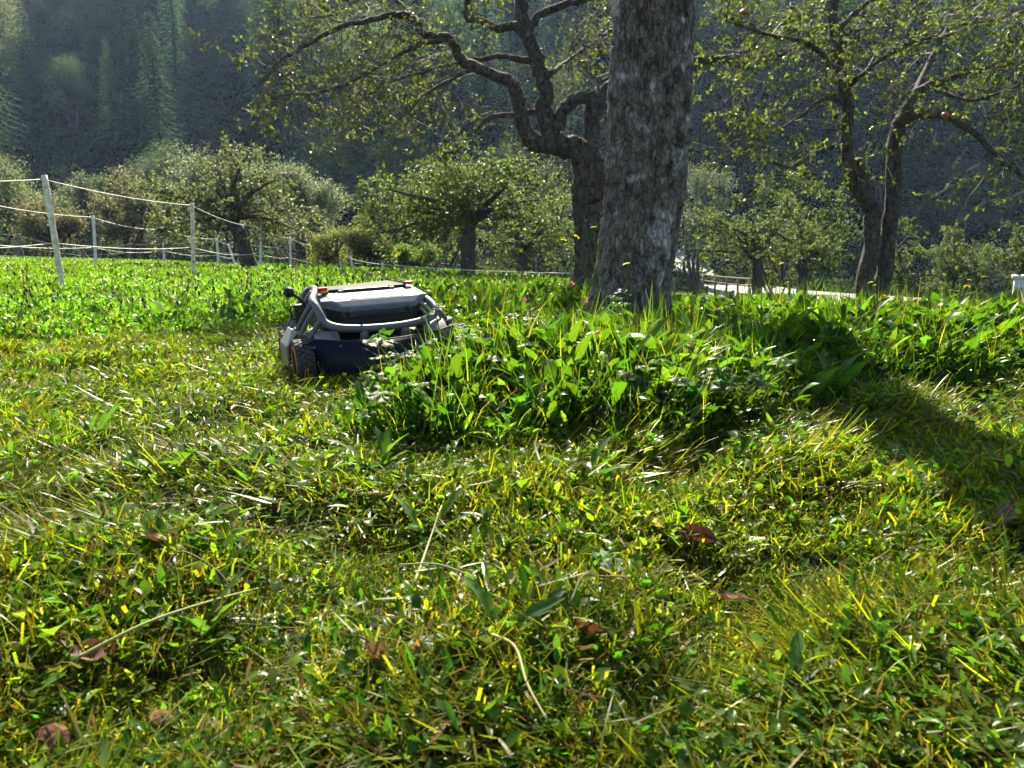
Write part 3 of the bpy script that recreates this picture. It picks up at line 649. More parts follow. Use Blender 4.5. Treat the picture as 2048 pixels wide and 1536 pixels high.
# rear flap
fp = [(-.298, .196), (-.366, .152), (-.374, .068), (-.33, .022), (-.12, .012), (.12, .012), (.33, .022), (.374, .068), (.366, .152), (.298, .196), (.17, .178), (0, .174), (-.17, .178)]
def fy(x): return -.150 + .10 * (x / .37) ** 2
fv = [(x, fy(x) - (.196 - z) * .18 + .02, z) for x, z in fp]; nfp = len(fv)
ctr = len(fv); fv.append((0, fy(0) - .015, .09))
flap = poly_obj('rear_flap', fv, [(k, (k + 1) % nfp, ctr) for k in range(nfp)], M_flap, mower, 0, True, thick=.007)
es = [(x, fy(x) + .02 - .002, z + .001) for x, z in [(.366, .152), (.298, .197), (.17, .180), (0, .176), (-.17, .180), (-.298, .197), (-.366, .152)]]
mb = MB(); tube(mb, np.array(es), .0035, 6); mb.obj('flap_edge', M_panel, flap)
# wheels
def wheel_meshes():
    Rw, hw = .097, .036
    tyre = MB(); prof = [(.62, -.80), (.80, -1.0), (.93, -.98), (.975, -.75), (.985, 0), (.975, .75), (.93, .98), (.80, 1.0), (.62, .80)]
    n = 48; V = []
    for k in range(n):
        a = 2 * math.pi * k / n
        for r, x in prof: V.append((x * hw, r * Rw * math.cos(a), r * Rw * math.sin(a)))
    m_ = len(prof); q = [[k * m_ + j, k * m_ + j + 1, ((k + 1) % n) * m_ + j + 1, ((k + 1) % n) * m_ + j] for k in range(n) for j in range(m_ - 1)]
    tyre.add(V, q)
    for k in range(26):                                   # tread blocks
        for x0, x1, da in ((-.98, -.52, 0), (-.46, -.04, .09), (.04, .46, 0.0), (.52, .98, .12)):
            a0 = 2 * math.pi * k / 26 + da; a1 = a0 + .155; sk = .05 if x0 < 0 else -.05
            vv = []
            for rr in (.955, 1.045):
                for (aa, xx) in ((a0, x0), (a0 + sk, x1), (a1 + sk, x1), (a1, x0)):
                    r_ = rr - (.02 if abs(xx) > .9 else 0)
                    vv.append((xx * hw, r_ * Rw * math.cos(aa), r_ * Rw * math.sin(aa)))
            tyre.add(vv, [(0, 1, 2, 3), (4, 7, 6, 5), (0, 4, 5, 1), (1, 5, 6, 2), (2, 6, 7, 3), (3, 7, 4, 0)])
    tm = tyre.mesh('tyre', M_rubber, False)
    rim = MB()
    prof = [(.62, .78), (.56, .86), (.50, .60), (.20, .55), (.16, .92), (.0, .95)]
    V = []
    for k in range(32):
        a = 2 * math.pi * k / 32
        for r, x in prof: V.append((x * hw, r * Rw * math.cos(a), r * Rw * math.sin(a)))
    m_ = len(prof); rim.add(V, [[k * m_ + j, k * m_ + j + 1, ((k + 1) % 32) * m_ + j + 1, ((k + 1) % 32) * m_ + j] for k in range(32) for j in range(m_ - 1)])
    rm = rim.mesh('rim', M_dark)
    ring = MB(); a = np.linspace(0, 2 * math.pi, 41)
    tube(ring, np.stack([np.full(41, .98 * hw),   .72 * Rw * np.cos(a), .72 * Rw * np.sin(a)], -1), .0045, 8, cap=False)
    return tm, rm, ring.mesh('rim_ring', M_orange)
tm, rm, gm = wheel_meshes()
for sx in (-1, 1):
    for yy in (0.0, .45):
        wv = link('wheel', None, mower, (sx * .339, yy, .097), (R(7 * yy + sx * 5), 0, 0 if sx > 0 else math.pi))
        link('tyre', tm, wv); link('rim', rm, wv); link('rim_ring', gm, wv)
# antenna arm and control box on the left side
tube_obj('antenna_stalk', [(-.285, .19, .325), (-.296, .195, .345), (-.318, .2, .365), (-.338, .2, .378)], .0068, M_dark, mower)
mb = MB(); a = np.linspace(0, 1, 9); ax_ = nrm(np.array([-.75, 0, .66]))
tube(mb, np.array([-.325, .2, .366]) + ax_ * (a[:, None] * .047), [.008, .015, .020, .0225, .023, .0225, .0205, .016, .006], 18); mb.obj('antenna_head', M_black, mower)
cb = box_obj('control_box', (-.328, .185, .245), (-.276, .255, .327), M_black, mower, .006)
tube_obj('box_handle', [(-.328, .19, .32), (-.342, .19, .318), (-.344, .19, .29), (-.342, .19, .268), (-.328, .19, .262)], .0035, M_dark, cb, 5, 8)
mb = MB(); tube(mb, [(-.302, .187, .268), (-.302, .180, .268)], [.008, .006], 14); mb.obj('box_lens', M_panel, cb)

# ================================================================== trees
def trunk_big():
    t_ = thing('old_pear_tree', 'thick grey flaky-barked tree trunk standing in the uncut grass behind the mower', 'tree', (0, 0, 0))
    D = 5.25; rng = rng_(5)
    L = [(640, 1168, 1338), (610, 1176, 1340), (560, 1186, 1346), (500, 1196, 1358), (440, 1206, 1368), (380, 1214, 1376), (300, 1218, 1382), (200, 1220, 1384), (100, 1224, 1387), (0, 1229, 1389), (-160, 1234, 1388), (-330, 1236, 1384), (-560, 1236, 1370)]
    zc = []; 
    for py, a, b in L:
        p = P((a + b) / 2, py, D); zc.append((p[2], p[0], (b - a) / 2 * D / F))
    zc = [(-.15, zc[0][1] - .05, zc[0][2] * 1.5), (.0, zc[0][1] - .03, zc[0][2] * 1.3), (.09, zc[0][1] - .01, zc[0][2] * 1.12)] + zc
    zc = np.array(zc); nz, ns = 640, 250
    zz = np.linspace(-.15, zc[-1, 0], nz); cx = np.interp(zz, zc[:, 0], zc[:, 1]); rr = np.interp(zz, zc[:, 0], zc[:, 2])
    k_ = np.ones(25) / 25
    cx = np.convolve(np.pad(cx, 12, 'edge'), k_, 'valid'); rr = np.convolve(np.pad(rr, 12, 'edge'), k_, 'valid')
    th = np.linspace(0, 2 * math.pi, ns, endpoint=False)
    Z, T = np.meshgrid(zz, th, indexing='ij')
    low = np.clip(1 - Z / .8, 0, 1)
    disp = .02 * np.sin(2 * T + 1.5 * Z) + .012 * np.sin(5 * T - 1.1 * Z) + .075 * low ** 2 * np.sin(4 * T + .6)
    # bark plates: warped cell noise computed on the unrolled surface
    S = T * .28; gx = []
    pr = rng_(7); nc = 3600; cxs = pr.uniform(0, 2 * math.pi * .28, nc); czs = pr.uniform(zz[0], zz[-1], nc); ch = pr.random(nc)
    sh = .35                                            # cells taller than wide
    ws = S + .012 * np.sin(Z * 31 + 3 * np.sin(S * 23)); wz = (Z + .02 * np.sin(S * 37 + 2)) * sh
    q = np.stack([ws.ravel(), wz.ravel()], -1); best = np.full(len(q), 9.); sec = np.full(len(q), 9.); bi = np.zeros(len(q), int)
    order = np.argsort(czs); czs, cxs, ch = czs[order], cxs[order], ch[order]
    for r_ in range(nz):
        sl_ = slice(r_ * ns, (r_ + 1) * ns); zl = Z[r_, 0]
        lo, hi = np.searchsorted(czs, [zl - .2, zl + .2])
        if hi - lo < 3: continue
        dx = np.abs(q[sl_, 0][:, None] - cxs[None, lo:hi]); dx = np.minimum(dx, 2 * math.pi * .28 - dx)
        dd = np.hypot(dx, q[sl_, 1][:, None] - czs[None, lo:hi] * sh)
        pa = np.partition(dd, 1, axis=1); best[sl_] = pa[:, 0]; sec[sl_] = pa[:, 1]; bi[sl_] = lo + dd.argmin(1)
    edge = np.clip((sec - best) / .006, 0, 1).reshape(nz, ns); hgt = ch[bi].reshape(nz, ns)
    disp = disp * .28 / .28 + (.009 * edge + .014 * hgt) + .003 * pr.normal(size=(nz, ns)) * .4
    rad = rr[:, None] * (1 + .0) + disp - .048
    V = np.stack([cx[:, None] + rad * np.cos(T), D + .05 * np.sin(Z) + rad * .95 * np.sin(T), Z], -1)
    mb = MB(); i, j = np.meshgrid(np.arange(nz - 1), np.arange(ns), indexing='ij'); jn = (j + 1) % ns
    mb.add(V.reshape(-1, 3), np.stack([i * ns + j, i * ns + jn, (i + 1) * ns + jn, (i + 1) * ns + j], -1).reshape(-1, 4), None, np.repeat((.75 + .5 * ch[bi] ** 1.5)[:, None], 3, 1))
    mb.obj('trunk', M_trunk, t_)
    # limbs and crown, mostly above the frame
    top = np.array([cx[-1], D + .05 * math.sin(zz[-1]), zz[-1] - .1]); limbs = []
    for k in range(6):
        a = k * 1.05 + .4; d = np.array([math.cos(a), math.sin(a), 0]); Lg = rng.uniform(2.2, 3.2)
        pts = [top - np.array([0, 0, .4]), top + d * .4 + np.array([0, 0, .5]), top + d * Lg * .5 + np.array([0, 0, 1.5]), top + d * Lg + np.array([0, 0, 2.6 + rng.random()])]
        limbs.append((catmull(pts, 6), .16, .03, .35, 2.6))
    grow(t_, limbs, rng_(8), M_bark, leaf=(.07, .045), cols=[(.06, .10, .02), (.08, .12, .02)], blen=(.7, 1.5), sub=(3, 5), leaves=(3, 6))
    return t_

def grow(tree, limbs, rng, bark, leaf=(.055, .03), cols=None, blen=(.5, 1.2), sub=(3, 6), leaves=(3, 7), droop=.10, twc=(.10, .088, .072), upb=.25, sides=9, tw_r=.008, leafmat=None, fine=True, dens=1.0, tsides=3):
    """limbs: (points, r0, r1, first spawn fraction, side branches per metre)"""
    tb = MB(); cb = MB(); LP = []; LD = []
    for pts, r0, r1, t0, den in limbs:
        pts = np.asarray(pts); n = len(pts); rad = r0 + (r1 - r0) * np.linspace(0, 1, n) ** .8
        w_ = pts.copy(); w_[1:-1] += rng.normal(size=(n - 2, 3)) * r0 * .12
        tube(tb, w_, rad * (1 + .05 * rng.normal(size=n)), sides, wob=.14, rng=rng)
        seg = np.linalg.norm(np.diff(pts, axis=0), axis=1); cum = np.concatenate([[0], np.cumsum(seg)]); Lt = cum[-1]
        for _ in range(int(round(den * dens * Lt * (1 - t0)))):
            s = Lt * (t0 + (1 - t0) * rng.random() ** .8); k = min(np.searchsorted(cum, s) - 1, n - 2); k = max(k, 0)
            f = (s - cum[k]) / max(seg[k], 1e-6); o = pts[k] * (1 - f) + pts[k + 1] * f; tg = nrm(pts[k + 1] - pts[k])
            d = nrm(rng.normal(size=3) * .8 + tg * .55 + np.array([0, 0, upb])); ln = rng.uniform(*blen) * (1 - .35 * s / Lt)
            m_ = 6; pp = [o]
            for q in range(m_):
                d = nrm(d + rng.normal(size=3) * .2 + np.array([0, 0, -droop])); pp.append(pp[-1] + d * ln / m_)
            pp = np.array(pp); tube(cb, pp, np.linspace(tw_r * rng.uniform(.8, 1.6), tw_r * .35, m_ + 1), tsides, col=np.array(twc) * rng.uniform(.7, 1.3), mi=0, cap=False)
            for q in range(1, m_ + 1):
                for _2 in range(rng.integers(*sub) if q > 1 else 1):
                    if rng.random() < .45: continue
                    d2 = nrm(nrm(pp[q] - pp[q - 1]) * .5 + rng.normal(size=3) * .7 + np.array([0, 0, .1])); l2 = rng.uniform(.12, .42) * ln
                    q2 = [pp[q]]
                    for z in range(3):
                        d2 = nrm(d2 + rng.normal(size=3) * .18 + np.array([0, 0, -droop])); q2.append(q2[-1] + d2 * l2 / 3)
                    q2 = np.array(q2); tube(cb, q2, np.linspace(tw_r * .4, tw_r * .2, 4), tsides, col=np.array(twc) * rng.uniform(.7, 1.4), cap=False)
                    nl = rng.integers(*leaves)
                    for z in range(nl):
                        ff = rng.uniform(.45, 1) ** .7 * 3; kk = min(int(ff), 2); LP.append(q2[kk] + (q2[kk + 1] - q2[kk]) * (ff - kk))
                        LD.append(nrm(d2 * .5 + rng.normal(size=3) * .8 + np.array([0, 0, -.25])))
    if LP:
        LP = np.array(LP); LD = np.array(LD); n = len(LP)
        leafcards(cb, LP, LD, leaf[0] * rng.uniform(.6, 1.25, n), leaf[1] * rng.uniform(.6, 1.25, n), vary(rng, n, cols or [(.06, .09, .022), (.09, .12, .022), (.045, .07, .02), (.15, .13, .03)]), rng, fine=fine, mi=1)
    tb.obj('trunk', bark, tree)
    if cb.n: cb.obj('crown', [M_twig, leafmat or M_apple_leaf], tree)
    return LP
trunk_big_tree = trunk_big()

def limb(D, pts, r0px, r1px, t0, den, dy=None):
    """photo polyline at distance D (+ per-point depth offsets) -> a limb"""
    w_ = []
    for k, p in enumerate(pts):
        off = p[2] if len(p) > 2 else 0
        w_.append(P(p[0], p[1], D + off))
    return (catmull(w_, 5), r0px * .43 * D / F, r1px * .45 * D / F, t0, den)
M_fruit = plant_mat('apple_skin', 0, rough=.35, hv=0, vv=0)
def apple_mesh(name, cols, seed, r=.034):
    rng = rng_(seed); mb = MB(); n, m_ = 14, 10; V = []; CC = []
    for i_ in range(m_):
        a = math.pi * i_ / (m_ - 1); 
        for j_ in range(n):
            b = 2 * math.pi * j_ / n; rr = r * (math.sin(a) * (1 + .05 * math.cos(5 * b) * (a > 1.8))); z = r * .9 * (math.cos(a)) - r * .25 * math.exp(-(a / .5) ** 2) + r * .18 * math.exp(-((math.pi - a) / .5) ** 2)
            V.append((rr * math.cos(b), rr * math.sin(b), z)); f = .5 + .5 * math.sin(b + .8 * a)
            CC.append(np.array(cols[0]) * f + np.array(cols[1]) * (1 - f))
    mb.add(V, [[i_ * n + j_, i_ * n + (j_ + 1) % n, (i_ + 1) * n + (j_ + 1) % n, (i_ + 1) * n + j_] for i_ in range(m_ - 1) for j_ in range(n)], None, np.array(CC))
    tube(mb, [(0, 0, r * .6), (.002, 0, r * 1.05), (.006, 0, r * 1.4)], .0016, 5, col=(.05, .03, .015))
    return mb.mesh(name, M_fruit)
AP = [apple_mesh('apple', [(.45, .06, .03), (.40, .30, .05)], 1), apple_mesh('apple_green', [(.28, .28, .05), (.20, .24, .04)], 2)]
def apples(tree, spots, D):
    for px, py, kind, dd in spots:
        p = P(px, py, D + dd); link('apple', AP[kind], tree, p, (random.Random(px).uniform(-.4, .4), .2, px), 1.0)

# --- the gnarled apple tree behind the trunk
tA = thing('apple_tree', 'gnarled old apple tree with a hooked mossy limb directly behind the thick trunk', 'tree')
DA = 8.2
limbsA = [
    limb(DA, [(1190, 640), (1187, 570), (1190, 470), (1188, 400), (1180, 350), (1168, 300)], 62, 66, .99, 0),
    limb(DA + .1, [(1158, 640), (1160, 560), (1160, 470), (1156, 400), (1160, 350), (1166, 310)], 26, 30, .99, 0),
    limb(DA, [(1180, 325), (1160, 296), (1120, 290), (1075, 286), (1052, 274)], 60, 34, .99, 0),
    limb(DA, [(1100, 292), (1098, 255), (1090, 225), (1091, 176), (1073, 117), (1050, 62), (1042, 0), (1040, -90, .3)], 42, 24, .35, 1.2),
    limb(DA, [(1046, 70), (1063, 48), (1090, 23), (1172, -2), (1260, -40, .4)], 24, 10, .2, 2.2),
    limb(DA, [(1050, 66), (1028, 51), (997, 58), (965, 42), (934, 35), (934, 0), (920, -60, -.4)], 22, 9, .2, 2.2),
    limb(DA, [(1062, 285), (1046, 245), (1036, 195), (1016, 160), (955, 138), (919, 113), (897, 78, -.1), (856, 74, -.2), (833, 43, -.2), (801, 31, -.3), (723, 43, -.5), (640, 75, -.7), (570, 115, -.9), (520, 165, -1)], 36, 4, .42, 4.6),
    limb(DA, [(897, 78, -.1), (840, 90, -.4), (770, 125, -.6), (690, 170, -.8), (610, 190, -1)], 12, 3, .1, 4.2),
    limb(DA, [(833, 43, -.2), (790, 0, .1), (700, -30, .3), (600, -20, .4)], 12, 3, .1, 4.4),
    limb(DA, [(1114, 262), (1120, 235), (1135, 210), (1160, 195), (1178, 192)], 30, 24, .99, 0),
    limb(DA + .05, [(1176, 320), (1184, 260), (1186, 215), (1184, 188)], 38, 26, .99, 0),
    limb(DA, [(1094, 222), (1060, 224, .1), (1036, 230, .1), (981, 234, .2), (950, 262, .2)], 16, 9, .5, 2.5),
    limb(DA, [(1066, 122), (1030, 117), (997, 113), (938, 121, .2), (860, 140, .4), (790, 160, .6), (700, 210, .7)], 16, 4, .3, 4.6),
    limb(DA, [(950, 137), (900, 160, -.3), (850, 190, -.5), (800, 240, -.6)], 9, 3, .2, 4.5),
    limb(DA, [(1186, 250), (1215, 175, .3), (1290, 132, .4), (1387, 121, .4), (1454, 121, .4), (1504, 133, .4), (1529, 112, .4), (1610, 94, .4), (1720, 60, .6)], 28, 8, .3, 3.2),
    limb(DA, [(1098, 150), (1150, 110, .8), (1210, 70, 1.2), (1280, 10, 1.5)], 12, 4, .2, 4.0),
    limb(DA, [(1184, 195), (1200, 165, .5), (1225, 140, .8), (1180, 80, 1.0)], 10, 4, .1, 4.0),
]
LA = grow(tA, limbsA, rng_(21), M_bark, leaf=(.046, .024), cols=[(.06, .08, .025), (.085, .105, .028), (.04, .055, .02), (.11, .105, .03)], blen=(.6, 1.35), sub=(4, 7), leaves=(2, 6), droop=.12, upb=.05, sides=14, dens=2.8, tw_r=.006)
apples(tA, [(718, 198, 0, -.8), (666, 192, 1, -.8), (1166, 125, 0, .9), (1080, 108, 1, .2), (1485, 25, 1, .4)], DA)
# --- the forked apple tree on the right
tB = thing('apple_tree', 'dark forked apple tree with red apples among olive leaves right of the thick trunk', 'tree')
DB = 8.0
limbsB = [
    limb(DB, [(1730, 650), (1731, 600), (1737, 520), (1744, 440), (1736, 400), (1710, 372), (1697, 330), (1695, 250), (1687, 179), (1677, 120), (1668, 42), (1672, -60)], 44, 18, .55, 1.6),
    limb(DB + .05, [(1752, 650), (1757, 600), (1768, 541), (1780, 458), (1784, 375), (1788, 292), (1797, 250), (1817, 221)], 40, 28, .8, 1.0),
    limb(DB, [(1806, 236), (1850, 230, -.1), (1892, 233, -.2), (1954, 271, -.4), (2000, 317, -.6), (2042, 354, -.7), (2085, 400, -.8)], 22, 5, .2, 3.6),
    limb(DB, [(1800, 250), (1830, 190), (1856, 174, .1), (1933, 146, .2), (2048, 125, .3), (2140, 110, .4)], 24, 8, .25, 4.0),
    limb(DB, [(1690, 205), (1660, 196, -.1), (1630, 208, -.2), (1598, 235, -.3), (1517, 283, -.5), (1455, 322, -.6)], 14, 3, .2, 4.2),
    limb(DB, [(1696, 290), (1660, 294), (1621, 312, -.1), (1575, 333, -.2), (1533, 321, -.2)], 12, 6, .4, 1.6),
    limb(DB, [(1740, 420), (1736, 390, .2), (1722, 350, .3), (1712, 320, .3)], 30, 26, .99, 0),
    limb(DB, [(1680, 140), (1620, 90, -.3), (1540, 70, -.6), (1450, 40, -.9)], 14, 3, .15, 4.4),
    limb(DB, [(1672, 60), (1730, 10, .3), (1800, -40, .5)], 16, 5, .1, 4.4),
    limb(DB, [(1820, 210), (1860, 120, .5), (1900, 50, .8), (1950, -40, 1)], 16, 5, .1, 4.6),
    limb(DB, [(1856, 174), (1940, 200, -.5), (2010, 180, -.8), (2080, 150, -1)], 10, 3, .1, 4.4),
    limb(DB, [(1900, 50, .8), (1980, 40, .3), (2060, 20, 0)], 10, 3, .1, 4.8),
    limb(DB, [(1690, 180), (1760, 120, -.4), (1840, 80, -.7), (1900, 70, -.9)], 12, 3, .1, 4.6),
]
grow(tB, limbsB, rng_(22), M_bark, leaf=(.046, .026), cols=[(.06, .085, .02), (.085, .115, .02), (.04, .06, .018), (.105, .115, .022)], blen=(.6, 1.3), sub=(4, 7), leaves=(3, 7), droop=.10, upb=.1, sides=14, dens=2.9, tw_r=.006)
apples(tB, [(1680, 150, 0, -.35), (1675, 105, 0, .2), (1640, 56, 0, -.3), (1773, 217, 0, -.4), (1911, 232, 0, -.5), (1743, 262, 1, -.3), (1748, 258, 1, -.35), (1430, 330, 1, -.6), (1456, 337, 1, -.6), (1512, 290, 1, -.5), (1489, 24, 0, -.8), (1890, 230, 0, -.4), (1926, 362, 1, -.5)], DB)

def generic_limbs(rng, base, tips, D, r0, den, fork, dz):
    """short leaning trunk then limbs towards the tips (photo points), real depth spread"""
    b = P(base[0], base[1], D); b[2] = float(zt(b[0], b[1])) - .1; fk = P(fork[0], fork[1], D)
    mid = (b + fk) / 2 + np.array([rng.normal() * .06, 0, 0]); out = [(catmull([b, mid, fk], 6), r0, r0 * .75, .95, 0)]
    for px, py in tips:
        off = rng.normal() * dz; e = P(px, py, D); e[1] += off
        m1 = fk * .6 + e * .4 + np.array([rng.normal() * .12, off * .1, .12]); out.append((catmull([fk, m1, e], 6), r0 * .5, .012, .12, den))
    return out
def orchard(label, base, fork, tips, D, r0, seed, den=5.0, dz=.9, cols=None, leaf=(.066, .040), blen=(.5, 1.1), sub=(3, 6), leaves=(5, 11), name='apple_tree', **kw):
    t_ = thing(name, label, 'tree'); rng = rng_(seed)
    grow(t_, generic_limbs(rng, base, tips, D, r0, den, fork, dz), rng, M_bark, leaf=leaf, cols=cols or [(.07, .105, .04), (.095, .13, .045), (.05, .075, .032), (.115, .135, .055)], blen=blen, sub=sub, leaves=leaves, droop=.08, upb=.2, fine=False, tw_r=.006, dens=1.75, **kw)
    return t_
orchard('round apple tree with a dark trunk behind the low tape left of the thick trunk', (935, 556), (942, 445), [(700, 420), (760, 380), (820, 350), (860, 455), (880, 320), (950, 310), (1010, 330), (1060, 350), (1100, 400), (1010, 420), (740, 470), (900, 390), (960, 380), (840, 420)], 15, .17, 31)
orchard('small apple tree with a split slender trunk between the round tree and thick trunk', (1033, 558), (1045, 500), [(990, 430), (1040, 420), (1090, 440), (1130, 470), (1000, 490), (1090, 510), (1060, 390), (1120, 400)], 19, .14, 32, den=4.5)
orchard('old apple tree with bent dark trunk and bare twigs behind the rope fence', (505, 530), (465, 435), [(300, 380), (330, 340), (390, 300), (440, 290), (490, 300), (540, 350), (590, 370), (620, 420), (560, 430), (380, 400), (350, 440), (420, 360), (500, 390), (310, 460), (640, 470)], 17, .19, 33, den=4.2, cols=[(.085, .105, .06), (.115, .13, .085), (.06, .075, .042), (.14, .15, .10)])
orchard('low leafy apple tree beside the white road, just right of the thick trunk', (1518, 600), (1512, 520), [(1400, 440), (1430, 400), (1480, 370), (1540, 350), (1590, 370), (1400, 500), (1450, 460), (1560, 420), (1600, 460)], 21, .17, 34, den=4.5)
orchard('yellowing apple tree with dark forked stem beside the forked apple tree', (1618, 615), (1606, 520), [(1540, 450), (1590, 400), (1640, 370), (1690, 400), (1720, 450), (1560, 500), (1680, 500), (1640, 450), (1700, 520)], 18, .16, 35, den=4.5)
orchard('small young apple tree with upright shoots left of the white building', (1908, 600), (1908, 560), [(1870, 500), (1890, 475), (1910, 468), (1935, 500), (1965, 510), (1880, 540), (1945, 540), (1860, 560), (1925, 560)], 23, .07, 36, den=5, dz=.6, blen=(.3, .8))
orchard('bushy fruit tree half hidden behind the forked apple tree', (1798, 605), (1800, 560), [(1770, 470), (1800, 450), (1830, 470), (1790, 510), (1830, 530), (1810, 560), (1850, 570), (1780, 560)], 21, .09, 37, den=4.5, dz=.7, blen=(.4, .9))
orchard('fruit tree branch tips reaching in at the edge beside the white building', (2075, 610), (2070, 545), [(2032, 460), (2012, 505), (2040, 500), (2060, 470), (2090, 470), (2100, 500)], 20, .09, 38, den=5, dz=.5, blen=(.25, .6))

# --- willows and alder shrubs behind the pasture: trunk + crown from many small leaves
def bush_mesh(seed, h, wdt, nleaf, lsz, cols, lobes=16, base_gap=.12, stems=5, lm=None, j=.18):
    rng = rng_(seed); cbm = MB(); tbm = MB()
    cs = []
    while len(cs) < lobes:
        p = rng.uniform(-1, 1, 3); 
        if np.linalg.norm(p) < 1: cs.append(p * np.array([wdt / 2 * .78, wdt / 2 * .7, h * (1 - base_gap) / 2 * .8]) + np.array([0, 0, h * (1 + base_gap) / 2]))
    cs = np.array(cs); rl = rng.uniform(.13, .24, lobes) * min(h, wdt)
    k = rng.integers(0, lobes, nleaf); d = nrm(rng.normal(size=(nleaf, 3))); rr = rl[k] * rng.random(nleaf) ** .45 * (1 + .25 * rng.normal(size=nleaf))
    pos = cs[k] + d * rr[:, None] * np.array([1.1, 1.1, .9])
    leafcards(cbm, pos, nrm(d * .5 + rng.normal(size=(nleaf, 3)) * .7 + np.array([0, 0, .2])), lsz * rng.uniform(.7, 1.4, nleaf), lsz * .42 * rng.uniform(.7, 1.3, nleaf), vary(rng, nleaf, cols, j=j), rng, fine=False)
    for s in range(stems):
        e = cs[rng.integers(0, lobes)]; a = np.array([rng.normal() * .1 * wdt * .3, rng.normal() * .1, -.2]); mid = (a + e) / 2 + rng.normal(size=3) * .1 * wdt
        tube(tbm, catmull([a, mid, e], 5), np.linspace(.012 * h + .03, .015, 11), 6)
    for c in cs:
        e = c + nrm(rng.normal(size=3)) * rl.mean() * .8; a = np.array([0, 0, h * .3]); tube(tbm, catmull([a, (a + c) / 2 + rng.normal(size=3) * .1 * wdt * .5, c, e], 4), np.linspace(.05, .012, 13), 4)
    return tbm.mesh('trunk', M_farbark), cbm.mesh('crown', lm or M_far_leaf)
WIL = [(.11, .135, .10), (.085, .105, .075), (.14, .16, .125), (.065, .085, .058)]
OLV = [(.08, .10, .055), (.065, .08, .042), (.10, .11, .07), (.11, .115, .075)]
GRN = [(.09, .12, .035), (.07, .10, .03), (.12, .14, .04)]
def placed_bush(label, px, py_top, py_base, wpx, D, seed, cols, nleaf=9000, lsz=.11, lobes=16, name='willow_tree', cat='tree', zg=None):
    top = P(px, py_top, D); x = top[0]; zb = float(zt(x, D)); h_ = top[2] - zb; wd_ = wpx * D / F
    tmh, cmh = bush_mesh(seed, h_, wd_, nleaf, lsz, cols, lobes)
    t_ = thing(name, label, cat, (x, D, zb)); link('trunk', tmh, t_); link('crown', cmh, t_); return t_
placed_bush('olive willow at the left edge above the leaning fence post', 22, 298, 500, 165, 33, 51, OLV, 11000)
placed_bush('narrow pale willow between the leaning post and the reddish shrub', 168, 312, 500, 110, 36, 52, WIL, 8000)
placed_bush('reddish-grey shrub tree behind the white plastic fence posts', 238, 328, 510, 130, 32, 53, [(.15, .135, .09), (.12, .11, .07), (.18, .15, .10)], 9000, name='alder_tree')
placed_bush('grey-green willow behind the bent old apple tree', 440, 285, 500, 230, 31, 54, WIL, 14000, lobes=22)
placed_bush('pale silvery willow with a rounded top right of the bent apple tree', 612, 285, 510, 150, 33, 55, [(.15, .175, .125), (.12, .14, .10), (.18, .20, .15)], 14000, lobes=20)
placed_bush('small dark green bush left of the bent old apple tree', 318, 345, 510, 90, 35, 56, GRN, 6000, name='bush', cat='bush')
placed_bush('yellowish bush at the foot of the pale silvery willow', 655, 450, 540, 110, 24, 57, [(.12, .13, .03), (.09, .11, .03)], 3200, .09, name='bush', cat='bush')
placed_bush('rounded bush low between fence end and round apple tree', 735, 420, 545, 120, 24, 58, GRN, 8000, .09, name='bush', cat='bush')
placed_bush('pale silvery willow seen through the gap right of the thick trunk', 1408, 262, 560, 120, 42, 59, WIL, 9000)
placed_bush('bright green bush behind the round apple tree', 830, 480, 552, 90, 22, 60, [(.08, .14, .03), (.10, .16, .035)], 5000, .08, name='bush', cat='bush')
placed_bush('grey-green tree filling the gap left of the thick trunk', 1075, 300, 560, 190, 33, 61, OLV, 11000, lobes=18)
placed_bush('dull green tree behind the round apple tree', 890, 310, 550, 200, 30, 62, GRN, 11000, lobes=18)
placed_bush('brownish shrub under the willows beyond the brown fence posts', 90, 395, 515, 150, 29, 63, [(.09, .085, .05), (.07, .07, .04)], 7000, name='bush', cat='bush')
placed_bush('dark shrub beside the road bend behind the yellowing apple tree', 1570, 430, 590, 260, 34, 64, [(.06, .08, .03), (.045, .06, .025)], 10000, name='bush', cat='bush')
placed_bush('dark shrub at the foot of the hill behind the young apple tree', 1960, 480, 600, 260, 50, 65, [(.045, .065, .025), (.035, .05, .02)], 10000, .15, name='bush', cat='bush')
placed_bush('dark low bush behind the sagging rope, left of the reddish shrub', 150, 430, 520, 200, 38, 66, [(.05, .055, .03), (.04, .05, .025)], 7000, name='bush', cat='bush')
placed_bush('dark low bush between the reddish shrub and bent apple tree', 330, 430, 520, 220, 39, 67, [(.05, .055, .03), (.04, .05, .025)], 7000, name='bush', cat='bush')
placed_bush('dark low bush below the pale silvery willow', 600, 440, 530, 240, 39, 68, [(.05, .055, .03), (.04, .05, .025)], 8000, name='bush', cat='bush')
placed_bush('dark low bush behind the small split-trunk apple tree', 1040, 460, 560, 300, 38, 69, [(.05, .06, .03), (.04, .05, .025)], 8000, name='bush', cat='bush')

